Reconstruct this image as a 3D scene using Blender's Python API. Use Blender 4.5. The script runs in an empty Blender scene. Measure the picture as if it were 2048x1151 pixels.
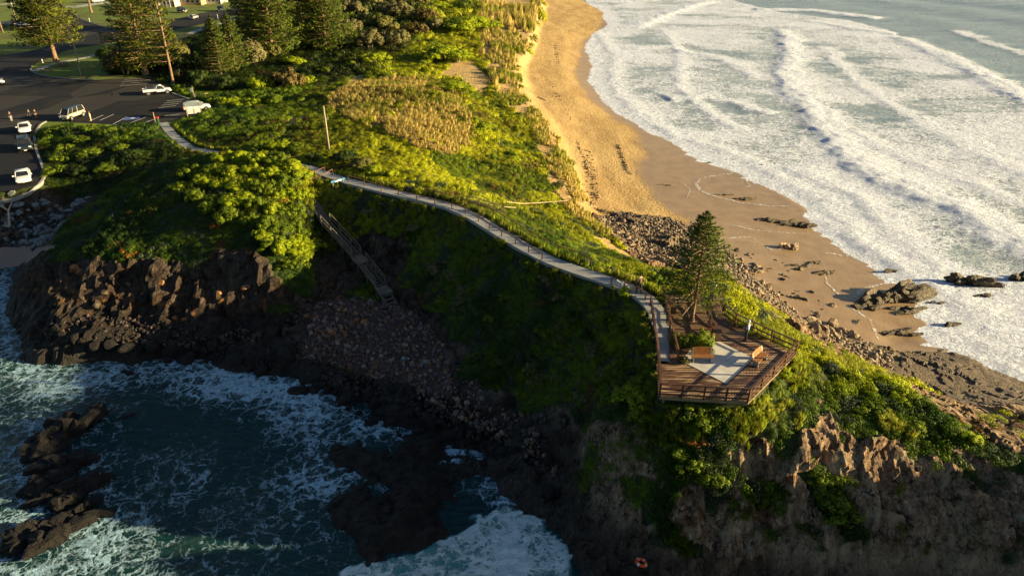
import bpy, bmesh, math, random
import numpy as np
from mathutils import Vector, Matrix, Euler
from mathutils.geometry import tessellate_polygon

random.seed(7); RNG = np.random.default_rng(7)
scene = bpy.context.scene
COL = scene.collection
R = math.radians

# ------------------------------------------------------------------ camera
CAMZ = 38.0; PITCH = R(28.5); F = 24/36*2048
cd = bpy.data.cameras.new('camera'); cam = bpy.data.objects.new('camera', cd); COL.objects.link(cam)
cam.location = (0, 0, CAMZ); cam.rotation_euler = (R(90)-PITCH, 0, 0)
cd.lens = 24; cd.sensor_width = 36; cd.clip_start = 0.5; cd.clip_end = 9000
scene.camera = cam
CP, SP = math.cos(PITCH), math.sin(PITCH)

def ray(px, py):
    u = (px-1024)/F; v = (575.5-py)/F
    return u, CP+v*SP, -SP+v*CP
def at(px, py, z):
    """the place on the level z that stands at this spot of the survey photograph"""
    dx, dy, dz = ray(px, py); t = (z-CAMZ)/dz
    return dx*t, dy*t, z
def top_z(x, y, py):
    """height of a point above (x, y) given its picture row"""
    v = (575.5-py)/F
    return CAMZ + y*(-SP+v*CP)/(CP+v*SP)

# ------------------------------------------------------------------ noise
def _h(ix, iy, iz, s):
    n = (ix*374761393 + iy*668265263 + iz*2147483647 + s*974634777) & 0xFFFFFFFF
    n = ((n ^ (n >> 13))*1274126177) & 0xFFFFFFFF
    n = ((n ^ (n >> 16))*2246822519) & 0xFFFFFFFF
    return ((n ^ (n >> 15)) & 0xFFFFFF)/16777215.0
def vnoise(x, y, z=0.0, s=0):
    x = np.asarray(x, float); y = np.asarray(y, float); z = np.zeros_like(x)+z
    ix = np.floor(x).astype(np.int64); iy = np.floor(y).astype(np.int64); iz = np.floor(z).astype(np.int64)
    fx = x-ix; fy = y-iy; fz = z-iz
    fx = fx*fx*(3-2*fx); fy = fy*fy*(3-2*fy); fz = fz*fz*(3-2*fz)
    r = 0
    for a in (0, 1):
        for b in (0, 1):
            for c in (0, 1):
                w = (fx if a else 1-fx)*(fy if b else 1-fy)*(fz if c else 1-fz)
                r = r + w*_h(ix+a, iy+b, iz+c, s)
    return r*2-1
def fbm(x, y, z=0.0, o=4, s=0):
    a = 1; t = 0; r = 0; z = np.asarray(z, float)
    for i in range(o):
        r = r + a*vnoise(x*2**i, y*2**i, z*2**i, s+i*17); t += a; a *= .5
    return r/t
def worley(x, y, z, s=0):
    """distance to the nearest cell point, to the cell wall, a random number per cell and a tilted plane per cell"""
    ix = np.floor(x).astype(np.int64); iy = np.floor(y).astype(np.int64); iz = np.floor(z).astype(np.int64)
    d1 = np.full(x.shape, 9.0); d2 = np.full(x.shape, 9.0); idv = np.zeros(x.shape); pl = np.zeros(x.shape)
    for a in (-1, 0, 1):
        for b in (-1, 0, 1):
            for c in (-1, 0, 1):
                jx, jy, jz = ix+a, iy+b, iz+c
                px = jx+_h(jx, jy, jz, s); py = jy+_h(jx, jy, jz, s+1); pz = jz+_h(jx, jy, jz, s+2)
                d = np.sqrt((px-x)**2+(py-y)**2+(pz-z)**2)
                m = d < d1
                d2 = np.where(m, d1, np.minimum(d2, d)); idv = np.where(m, _h(jx, jy, jz, s+3), idv)
                pl = np.where(m, (x-px)*(_h(jx, jy, jz, s+4)*2-1)+(y-py)*(_h(jx, jy, jz, s+5)*2-1)+(z-pz)*(_h(jx, jy, jz, s+6)*2-1), pl)
                d1 = np.where(m, d, d1)
    return d1, d2-d1, idv, pl
def smooth(a, b, x):
    t = np.clip((x-a)/(b-a), 0, 1); return t*t*(3-2*t)

# ------------------------------------------------------------------ tagging
def tag(o, label=None, cat=None, group=None, kind=None):
    if label: o['label'] = label
    if cat: o['category'] = cat
    if group: o['group'] = group
    if kind: o['kind'] = kind
    return o
def empty(name, loc, label, cat, group=None, rz=0):
    o = bpy.data.objects.new(name, None); COL.objects.link(o)
    o.location = loc; o.rotation_euler = (0, 0, rz); o.empty_display_size = .3
    return tag(o, label, cat, group)

# ------------------------------------------------------------------ materials
def mat(name):
    m = bpy.data.materials.new(name); m.use_nodes = True
    nt = m.node_tree; nt.nodes.clear()
    out = nt.nodes.new('ShaderNodeOutputMaterial'); b = nt.nodes.new('ShaderNodeBsdfPrincipled')
    nt.links.new(b.outputs[0], out.inputs[0])
    return m, nt, b
class NT:
    def __init__(s, nt): s.nt = nt
    def n(s, t, **k):
        nd = s.nt.nodes.new(t)
        for a, v in k.items(): setattr(nd, a, v)
        return nd
    def put(s, sock, v):
        if v is None: return
        if hasattr(v, 'is_output') or isinstance(v, bpy.types.NodeSocket): s.nt.links.new(v, sock)
        else: sock.default_value = v
    def pos(s): return s.n('ShaderNodeNewGeometry').outputs['Position']
    def nrm(s): return s.n('ShaderNodeNewGeometry').outputs['Normal']
    def obj(s): return s.n('ShaderNodeTexCoord').outputs['Object']
    def scale(s, v, sc):
        m = s.n('ShaderNodeMapping'); s.put(m.inputs[0], v); m.inputs['Scale'].default_value = sc; return m.outputs[0]
    def rot(s, v, r, sc=(1, 1, 1)):
        m = s.n('ShaderNodeMapping'); s.put(m.inputs[0], v); m.inputs['Rotation'].default_value = r; m.inputs['Scale'].default_value = sc; return m.outputs[0]
    def noise(s, v, sc, det=4, rough=.55, dist=0, out=0):
        m = s.n('ShaderNodeTexNoise'); s.put(m.inputs['Vector'], v); m.inputs['Scale'].default_value = sc
        m.inputs['Detail'].default_value = det; m.inputs['Roughness'].default_value = rough; m.inputs['Distortion'].default_value = dist
        return m.outputs[out]
    def vor(s, v, sc, feat='DISTANCE_TO_EDGE', rand=1, out=0):
        m = s.n('ShaderNodeTexVoronoi', feature=feat); s.put(m.inputs['Vector'], v); m.inputs['Scale'].default_value = sc
        m.inputs['Randomness'].default_value = rand; return m.outputs[out]
    def math(s, op, a, b=None, c=None, clamp=False):
        m = s.n('ShaderNodeMath', operation=op); m.use_clamp = clamp
        s.put(m.inputs[0], a); s.put(m.inputs[1], b)
        if c is not None: s.put(m.inputs[2], c)
        return m.outputs[0]
    def vmath(s, op, a, b=None, sc=None):
        m = s.n('ShaderNodeVectorMath', operation=op); s.put(m.inputs[0], a); s.put(m.inputs[1], b)
        if sc is not None: m.inputs['Scale'].default_value = sc
        return m.outputs[0]
    def rng(s, v, a, b, c=0, d=1, smoothstep=True):
        m = s.n('ShaderNodeMapRange'); m.interpolation_type = 'SMOOTHSTEP' if smoothstep else 'LINEAR'
        for i, q in enumerate((v, a, b, c, d)): s.put(m.inputs[i], q)
        return m.outputs[0]
    def ramp(s, v, stops, interp='LINEAR'):
        m = s.n('ShaderNodeValToRGB'); m.color_ramp.interpolation = interp; e = m.color_ramp.elements
        while len(e) < len(stops): e.new(.5)
        for q, (p, c) in zip(e, stops): q.position = p; q.color = (*c, 1)
        s.put(m.inputs[0], v); return m.outputs[0]
    def mix(s, f, a, b, mode='MIX'):
        m = s.n('ShaderNodeMix', data_type='RGBA', blend_type=mode)
        s.put(m.inputs[0], f)
        s.put(m.inputs[6], (*a, 1) if isinstance(a, tuple) and len(a) == 3 else a)
        s.put(m.inputs[7], (*b, 1) if isinstance(b, tuple) and len(b) == 3 else b)
        return m.outputs[2]
    def attr(s, name, out='Fac', inst=False):
        m = s.n('ShaderNodeAttribute', attribute_name=name)
        if inst: m.attribute_type = 'INSTANCER'
        return m.outputs[out]
    def sep(s, v):
        m = s.n('ShaderNodeSeparateColor'); s.put(m.inputs[0], v); return m.outputs
    def bump(s, h, st, d, nrm=None):
        m = s.n('ShaderNodeBump'); s.put(m.inputs['Height'], h); m.inputs['Strength'].default_value = st; m.inputs['Distance'].default_value = d
        if nrm is not None: s.put(m.inputs['Normal'], nrm)
        return m.outputs[0]

def simple(name, col, rough=.7, var=.25, sc=6, metal=0, bump=0, spec=.4, col2=None):
    """a plain surface with mottling and a little relief"""
    m, nt, b = mat(name); q = NT(nt)
    o = q.obj(); n = q.noise(o, sc, 5)
    c2 = col2 or tuple(x*(1-var) for x in col); c1 = tuple(min(1, x*(1+var*.5)) for x in col)
    q.put(b.inputs['Base Color'], q.ramp(n, [(.3, c2), (.7, c1)]))
    b.inputs['Roughness'].default_value = rough; b.inputs['Metallic'].default_value = metal
    b.inputs['Specular IOR Level'].default_value = spec
    if bump: q.put(b.inputs['Normal'], q.bump(q.noise(o, sc*4, 4), bump, .02))
    return m

# ------------------------------------------------------------------ mesh builder
class MB:
    def __init__(s): s.v = []; s.f = []
    def add(s, vs, fs, M=None):
        k = len(s.v)
        if M is not None: vs = [M @ Vector(v) for v in vs]
        s.v += [tuple(v) for v in vs]; s.f += [tuple(i+k for i in f) for f in fs]; return s
    def box(s, c, size, rz=0, M=None, taper=1):
        hx, hy, hz = size[0]/2, size[1]/2, size[2]/2
        vs = [Vector((a*hx*(taper if z > 0 else 1), b*hy*(taper if z > 0 else 1), z*hz)) for z in (-1, 1) for a, b in ((-1, -1), (1, -1), (1, 1), (-1, 1))]
        rm = Matrix.Rotation(rz, 3, 'Z'); vs = [rm @ v+Vector(c) for v in vs]
        return s.add(vs, [(3, 2, 1, 0), (4, 5, 6, 7), (0, 1, 5, 4), (1, 2, 6, 5), (2, 3, 7, 6), (3, 0, 4, 7)], M)
    def bar(s, a, b, w, h=None):
        """rectangular bar from a to b"""
        a = Vector(a); b = Vector(b); d = (b-a); L = d.length
        if L < 1e-6: return s
        h = h or w; d.normalize(); up = Vector((0, 0, 1)) if abs(d.z) < .95 else Vector((0, 1, 0))
        x = d.cross(up).normalized(); y = x.cross(d)
        vs = [p+x*sx*w/2+y*sy*h/2 for p in (a, b) for sx, sy in ((-1, -1), (1, -1), (1, 1), (-1, 1))]
        return s.add(vs, [(0, 1, 2, 3), (7, 6, 5, 4), (0, 4, 5, 1), (1, 5, 6, 2), (2, 6, 7, 3), (3, 7, 4, 0)])
    def tube(s, pts, rad, n=8, cap=True):
        pts = [Vector(p) for p in pts]; rad = rad if isinstance(rad, (list, tuple)) else [rad]*len(pts)
        k = len(s.v); prev = None
        for i, p in enumerate(pts):
            d = (pts[min(i+1, len(pts)-1)]-pts[max(i-1, 0)])
            d = d.normalized() if d.length > 1e-9 else Vector((0, 0, 1))
            up = Vector((0, 0, 1)) if abs(d.z) < .9 else Vector((0, 1, 0))
            x = d.cross(up).normalized(); y = x.cross(d)
            for j in range(n):
                a = 2*math.pi*j/n; s.v.append(tuple(p+(x*math.cos(a)+y*math.sin(a))*rad[i]))
        for i in range(len(pts)-1):
            for j in range(n):
                a = k+i*n+j; b = k+i*n+(j+1) % n; s.f.append((a, b, b+n, a+n))
        if cap:
            s.f.append(tuple(k+j for j in range(n))[::-1]); s.f.append(tuple(k+(len(pts)-1)*n+j for j in range(n)))
        return s
    def disc(s, c, r, axis, w, n=14):
        a = Vector(axis).normalized()*w/2; return s.tube([Vector(c)-a, Vector(c)+a], r, n)
    def mesh(s, name, m, smoothed=False):
        me = bpy.data.meshes.new(name); me.from_pydata(s.v, [], s.f); me.materials.append(m)
        if smoothed: me.polygons.foreach_set('use_smooth', [True]*len(me.polygons))
        me.update(); return me
    def build(s, name, m, parent=None, smoothed=False, bevel=0, loc=None):
        me = s.mesh(name, m, smoothed); o = bpy.data.objects.new(name, me); COL.objects.link(o)
        if parent: o.parent = parent
        if loc: o.location = loc
        if bevel:
            bm = bmesh.new(); bm.from_mesh(me)
            bmesh.ops.bevel(bm, geom=[e for e in bm.edges if len(e.link_faces) == 2 and e.calc_face_angle(0) > .5], offset=bevel, segments=2, affect='EDGES')
            bm.to_mesh(me); bm.free()
        return o
def np_mesh(name, V, Fq, m, smoothed=True):
    """mesh from arrays; Fq is (n, k) with k = 3 or 4"""
    me = bpy.data.meshes.new(name); k = Fq.shape[1]
    me.vertices.add(len(V)); me.vertices.foreach_set('co', np.asarray(V, np.float32).ravel())
    me.loops.add(Fq.size); me.loops.foreach_set('vertex_index', Fq.astype(np.int32).ravel())
    me.polygons.add(len(Fq)); me.polygons.foreach_set('loop_start', np.arange(0, Fq.size, k, dtype=np.int32))
    me.polygons.foreach_set('loop_total', np.full(len(Fq), k, np.int32))
    me.polygons.foreach_set('use_smooth', np.full(len(Fq), smoothed, bool))
    me.materials.append(m); me.update(calc_edges=True); me.validate(); return me
def set_out(me, O):
    a = me.attributes.new('out', 'FLOAT_VECTOR', 'POINT'); a.data.foreach_set('vector', np.repeat(O, len(me.vertices)//len(O), axis=0).astype(np.float32).ravel()); return me
def link(name, me, parent=None):
    o = bpy.data.objects.new(name, me); COL.objects.link(o)
    if parent: o.parent = parent
    return o
def copy_tree(o, parent=None):
    c = o.copy(); COL.objects.link(c); c.parent = parent
    for ch in o.children: copy_tree(ch, c)
    return c

def inpoly(x, y, poly):
    x = np.asarray(x, float); y = np.asarray(y, float); r = np.zeros(x.shape, bool); n = len(poly)
    for i in range(n):
        x1, y1 = poly[i][:2]; x2, y2 = poly[(i+1) % n][:2]
        if y1 == y2: continue
        c = ((y1 > y) != (y2 > y)) & (x < (x2-x1)*(y-y1)/(y2-y1)+x1); r ^= c
    return r
def dist_line(x, y, pts, side=False):
    """distance to a polyline, place along it and signed side"""
    best = np.full(x.shape, 1e9); sd = np.zeros(x.shape); al = np.zeros(x.shape); L = 0
    for (x1, y1), (x2, y2) in zip([p[:2] for p in pts[:-1]], [p[:2] for p in pts[1:]]):
        dx, dy = x2-x1, y2-y1; l2 = dx*dx+dy*dy+1e-9; t = np.clip(((x-x1)*dx+(y-y1)*dy)/l2, 0, 1)
        d = np.hypot(x-x1-t*dx, y-y1-t*dy); m = d < best
        best = np.where(m, d, best)
        if side: sd = np.where(m, np.sign(dx*(y-y1)-dy*(x-x1)), sd); al = np.where(m, L+t*math.sqrt(l2), al)
        L += math.sqrt(l2)
    return (best, sd, al/L) if side else best
# ------------------------------------------------------------------ terrain: surveyed height lines
GX0, GX1, GY0, GY1, GS = -245.0, 300.0, 12.0, 430.0, 0.5
NXG = int((GX1-GX0)/GS)+1; NYG = int((GY1-GY0)/GS)+1
SHORE_R = [(1180, 10), (1206, 24), (1214, 52), (1178, 75), (1171, 101), (1183, 132), (1176, 163), (1206, 205), (1248, 233), (1300, 264),
           (1362, 295), (1387, 313), (1421, 330), (1491, 351), (1545, 380), (1603, 411), (1648, 467), (1690, 495), (1739, 525), (1790, 560),
           (1850, 600), (1830, 650), (1780, 690), (1830, 692), (1900, 706), (1960, 732), (2048, 760), (2200, 830)]
SHORE_L = [(-80, 560), (0, 538), (38, 530), (25, 570), (15, 600), (20, 640), (35, 680), (45, 725), (100, 735), (200, 725), (260, 737), (300, 722),
           (370, 724), (430, 737), (480, 747), (560, 752), (620, 768), (680, 795), (705, 830), (690, 852), (640, 880), (662, 930), (668, 1000), (680, 1060),
           (720, 1115), (780, 1118), (840, 1095), (880, 1055), (940, 1035), (1000, 1018), (1060, 1026), (1110, 1064), (1132, 1100), (1142, 1160), (1160, 1260)]
PATH = [(325, 245, 6.7), (345, 270, 7.0), (380, 297, 7.6), (430, 306, 8.2), (520, 318, 9.0), (610, 335, 9.6), (690, 361, 10.0), (760, 378, 10.3),
        (850, 399, 10.4), (900, 411, 10.4), (950, 434, 10.4), (1000, 465, 10.4), (1050, 494, 10.5), (1100, 520, 10.6), (1160, 542, 10.7),
        (1222, 562, 10.8), (1262, 577, 10.9), (1292, 594, 10.95), (1316, 625, 11), (1330, 665, 11), (1337, 722, 11)]
H_LINES = [
 [(p[0], p[1], 0.0) for p in SHORE_R], [(p[0], p[1], 0.0) for p in SHORE_L], PATH,
 # the sea bed
 [(1240, 10, -2), (1260, 60, -2), (1250, 150, -2), (1300, 220, -2), (1400, 260, -2), (1520, 330, -2), (1660, 400, -2), (1780, 490, -2), (1950, 600, -2), (2048, 700, -2), (2300, 800, -2)],
 [(1500, 10, -4), (1500, 150, -4), (1700, 300, -4), (2048, 500, -4), (2300, 650, -4)],
 [(1900, 10, -5), (2048, 200, -5), (2300, 400, -5)],
 [(-80, 600, -2), (-10, 640, -2), (0, 760, -2), (150, 780, -2.5), (300, 790, -2), (450, 800, -2), (560, 850, -1.5), (600, 950, -2), (620, 1080, -2), (700, 1160, -2)],
 [(0, 900, -3), (250, 950, -3), (400, 1050, -3), (100, 1150, -3), (500, 1150, -3)], [(880, 1140, -1.5), (1000, 1100, -1.5), (1060, 1150, -1.5)],
 # reef behind the bay and its channel
 [(720, 880, .35), (730, 960, .5), (740, 1040, .6), (790, 1075, .5)], [(790, 900, .6), (850, 960, .8), (900, 1000, .5)], [(800, 990, .9), (860, 1040, .5)],
 [(700, 848, -.15), (760, 856, -.15), (850, 868, -.15), (910, 905, -.2), (960, 958, -.2), (1000, 995, -.2), (1040, 1022, -.2)],
 [(980, 905, .7), (1060, 960, .9), (1105, 1010, .8)], [(860, 835, .8), (960, 870, .9), (1060, 910, 1.2), (1125, 945, 1.1)],
 # shore rocks and foot of the cliffs on the shaded side
 [(70, 700, 1.0), (150, 695, 1.6), (220, 690, 1.6), (300, 690, 1.2), (450, 705, .9), (600, 732, .8), (700, 768, .7), (800, 812, .8), (880, 838, .8)],
 [(60, 630, 2.6), (130, 620, 3.2), (200, 620, 3.0), (300, 630, 2.6), (400, 640, 2.5), (480, 640, 2.5), (560, 620, 3), (600, 600, 3.2), (700, 592, 3.3), (770, 612, 2.8), (840, 650, 2.8), (890, 700, 2.5), (940, 770, 2.4), (1050, 812, 2.4), (1120, 846, 2.4)],
 [(560, 690, 1.6), (700, 690, 1.9), (800, 730, 1.7), (880, 780, 1.5)],
 # top of the cliffs
 [(48, 535, 4.6), (75, 520, 5.2), (110, 512, 6), (200, 522, 6.6), (300, 524, 6.6), (400, 532, 6.6), (430, 505, 7.5), (500, 505, 8), (545, 540, 6.8), (585, 560, 5.8), (600, 500, 7)],
 [(110, 480, 5.2), (145, 432, 6), (200, 402, 7), (260, 362, 8.4), (330, 328, 10), (400, 310, 11.2), (460, 304, 11.8), (530, 305, 12), (590, 326, 11.4), (612, 368, 10), (600, 430, 8.6)],
 [(200, 460, 7.2), (300, 430, 8.6), (400, 410, 9.8), (480, 400, 10.4), (540, 430, 9.6), (560, 490, 8.2)],
 [(640, 380, 9.4), (700, 385, 9.4), (800, 410, 9.6), (900, 440, 9.4), (960, 470, 9.4), (1040, 515, 9.8), (1100, 545, 10), (1160, 562, 10.3), (1225, 585, 10.4), (1270, 605, 10.5), (1292, 650, 10.5), (1306, 720, 10.4), (1312, 785, 10.2)],
 [(680, 440, 7.6), (760, 470, 7), (840, 470, 7.6), (880, 560, 5.6), (960, 600, 6), (1040, 640, 6.4), (1130, 680, 6.6), (1220, 700, 7.6), (1240, 780, 8)],
 [(700, 520, 5), (780, 540, 4.6), (860, 610, 3.8), (920, 680, 3.8), (1000, 740, 4), (1080, 780, 4.4), (1150, 810, 5)],
 [(620, 384, 8.6), (650, 450, 7.0), (712, 520, 4.9), (765, 585, 3.2), (785, 620, 2.6)], [(620, 500, 5.4), (680, 560, 3.8)],
 # near cliff
 [(1160, 868, 2.6), (1132, 950, 1.2), (1122, 1040, .8), (1150, 1100, .6), (1180, 1151, .5)],
 [(1190, 850, 6.6), (1170, 920, 4.2), (1165, 1000, 2.6), (1200, 1080, 1.6), (1260, 1140, 1.2)],
 [(1215, 830, 8), (1240, 900, 6.6), (1260, 1000, 4.2), (1300, 1080, 2.8), (1330, 1150, 1.8)],
 [(1225, 800, 8.6), (1300, 850, 8.9), (1370, 880, 8.7), (1440, 893, 8.6), (1500, 884, 8.7), (1560, 870, 9), (1600, 880, 8.8), (1620, 905, 8.2), (1700, 880, 8.2), (1760, 870, 8.2), (1850, 885, 8), (1950, 905, 7.8), (2048, 935, 7.3), (2200, 1010, 6.8)],
 [(1330, 950, 6.6), (1400, 1000, 5.4), (1500, 985, 5.6), (1600, 1000, 5.8), (1700, 1000, 6.0), (1850, 1000, 6.3), (2000, 1010, 6.2), (2200, 1080, 6)],
 [(1400, 1100, 3.4), (1500, 1080, 3.8), (1600, 1100, 3.8), (1750, 1090, 4.4), (1900, 1090, 4.6), (2048, 1110, 4.6), (2200, 1150, 4.4)],
 [(1330, 1180, 1.2), (1450, 1190, 1.2), (1600, 1190, 1.6), (1800, 1190, 2), (2048, 1200, 2), (2300, 1220, 2)],
 # ground around the lookout
 [(1310, 815, 9.7), (1400, 826, 9.7), (1500, 828, 9.8), (1560, 770, 10), (1612, 722, 9.9), (1650, 760, 9.3), (1700, 800, 9), (1720, 850, 8.8)],
 [(1462, 575, 9.2), (1510, 625, 9.4), (1560, 662, 9.6), (1610, 698, 9.6)],
 [(1452, 556, 7.6), (1520, 604, 7.6), (1590, 652, 7.4), (1640, 694, 7.8), (1720, 742, 8.4), (1800, 784, 8.8), (1900, 838, 8.6), (1960, 872, 8.2), (2048, 908, 7.6), (2200, 980, 7)],
 [(1420, 530, 4.2), (1500, 565, 3.0), (1560, 622, 2.8), (1640, 682, 2.8), (1720, 718, 2.4), (1800, 752, 2.2), (1900, 800, 2), (1940, 818, 4.2), (2010, 838, 5.2), (2100, 880, 5.2)],
 [(1250, 488, 3.2), (1300, 524, 3.8), (1350, 545, 4.2), (1420, 530, 4.0)], [(1330, 560, 9.6), (1400, 560, 9.4)],
 # rocky foreshore and platform on the surf side
 [(1330, 436, 1.4), (1400, 460, 1.3), (1480, 520, 1.3), (1540, 585, 1.2), (1600, 636, 1.0), (1680, 672, .9), (1760, 705, .6)], [(1500, 450, .6), (1600, 520, .6), (1660, 580, .6), (1720, 640, .5)],
 [(1800, 712, .7), (1900, 725, .8), (1980, 760, .7), (2100, 800, .7)], [(1850, 760, 1.2), (2000, 790, 1)],
 # dune foot, dune edge
 [(1100, 0, 2), (1092, 20, 2.2), (1082, 55, 2.4), (1074, 90, 2.4), (1052, 135, 2.4), (1064, 185, 2.4), (1098, 222, 2.4), (1126, 268, 2.4), (1142, 310, 2.4), (1158, 350, 2.4), (1170, 388, 2.4), (1196, 425, 2.4), (1230, 460, 2.6)],
 [(1085, 0, 4), (1078, 18, 4.6), (1064, 50, 4.8), (1054, 88, 4.8), (1030, 135, 4.4), (1044, 190, 4.2), (1076, 226, 4.4), (1102, 272, 4.4), (1122, 318, 4.6), (1134, 356, 4.4), (1148, 395, 4), (1180, 435, 3.8)],
 [(1130, 60, 1.4), (1120, 150, 1.5), (1160, 260, 1.5), (1210, 350, 1.5), (1270, 420, 1.4)],
 # dunes and scrub
 [(640, 200, 8), (700, 178, 8.6), (800, 176, 9.4), (880, 190, 8.8), (940, 240, 8), (950, 300, 7.4), (920, 330, 8)],
 [(640, 260, 9.6), (700, 240, 9.6), (800, 245, 10.2), (860, 280, 9.8)], [(640, 296, 9.7), (700, 320, 10.1), (760, 335, 10.4), (830, 345, 10.4), (900, 370, 9.9), (960, 400, 9.8), (1050, 455, 9.6), (1120, 500, 9.6), (1200, 530, 9.5)],
 [(500, 255, 7.4), (580, 250, 8), (600, 220, 7.6), (500, 225, 7)], [(560, 140, 6.5), (700, 130, 6.5), (850, 90, 6.4), (950, 40, 6), (980, 0, 6)],
 [(1000, 70, 5.6), (990, 140, 5.4), (1010, 230, 5.2), (1050, 320, 5.4), (1070, 370, 5.2), (1100, 420, 4.8)], [(960, 370, 7.4), (1020, 410, 7), (1080, 440, 6.8), (1150, 470, 6), (1220, 505, 6.6), (1280, 540, 7.6)],
 # bank beside the car park
 [(92, 262, 7.3), (150, 262, 7.6), (240, 264, 7.8), (300, 265, 7.7)], [(130, 330, 6.2), (200, 330, 7.2), (280, 310, 8)], [(120, 382, 5.4), (170, 390, 5), (230, 388, 5.6)],
 [(-60, 395, 5.7), (0, 393, 5.7), (80, 384, 5.7), (105, 375, 5.8)], [(-60, 445, 3.4), (0, 440, 3.4), (80, 430, 3.2), (150, 415, 3.6)],
 [(-60, 495, 1.5), (0, 488, 1.5), (60, 478, 1.6), (110, 468, 2)], [(-60, 515, .8), (20, 508, .8), (60, 510, .8)],
 [(-200, 300, 6.2), (-200, 200, 6.5), (-200, 100, 6.5)], [(430, 240, 6.8), (420, 180, 6.5), (500, 160, 6.5)], [(330, 275, 7.3), (300, 290, 8.2)],
]
CARPARK = [(-70, 386), (0, 384), (50, 377), (75, 370), (87, 356), (88, 345), (80, 325), (70, 300), (67, 275), (74, 252), (90, 243), (180, 247), (240, 251),
           (300, 251), (325, 246), (360, 240), (400, 232), (432, 220), (420, 210), (378, 199), (350, 190), (340, 178), (305, 156), (250, 157), (200, 160), (150, 158), (110, 155), (75, 148),
           (62, 141), (64, 133), (78, 124), (103, 115), (125, 104), (157, 96), (209, 88), (280, 76), (334, 62), (400, 50), (440, 39), (500, 24), (560, 14), (560, 2), (500, 8), (455, 20),
           (400, 27), (330, 44), (260, 54), (215, 55), (165, 38), (128, 12), (112, -4), (92, -4), (100, 20), (118, 48), (125, 74), (90, 95), (45, 106), (0, 112), (-90, 114), (-90, 230)]
CAR_W = [at(x, y, 6.5)[:2] for x, y in CARPARK]
DECKZ = 11.0
DECK_OUT = [(1319, 791), (1496, 802), (1591, 706), (1541, 684), (1470, 650), (1445, 628), (1437, 592), (1326, 588), (1336, 722), (1338, 727), (1314, 725)]
DECK_W = [at(x, y, DECKZ)[:2] for x, y in DECK_OUT]

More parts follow.
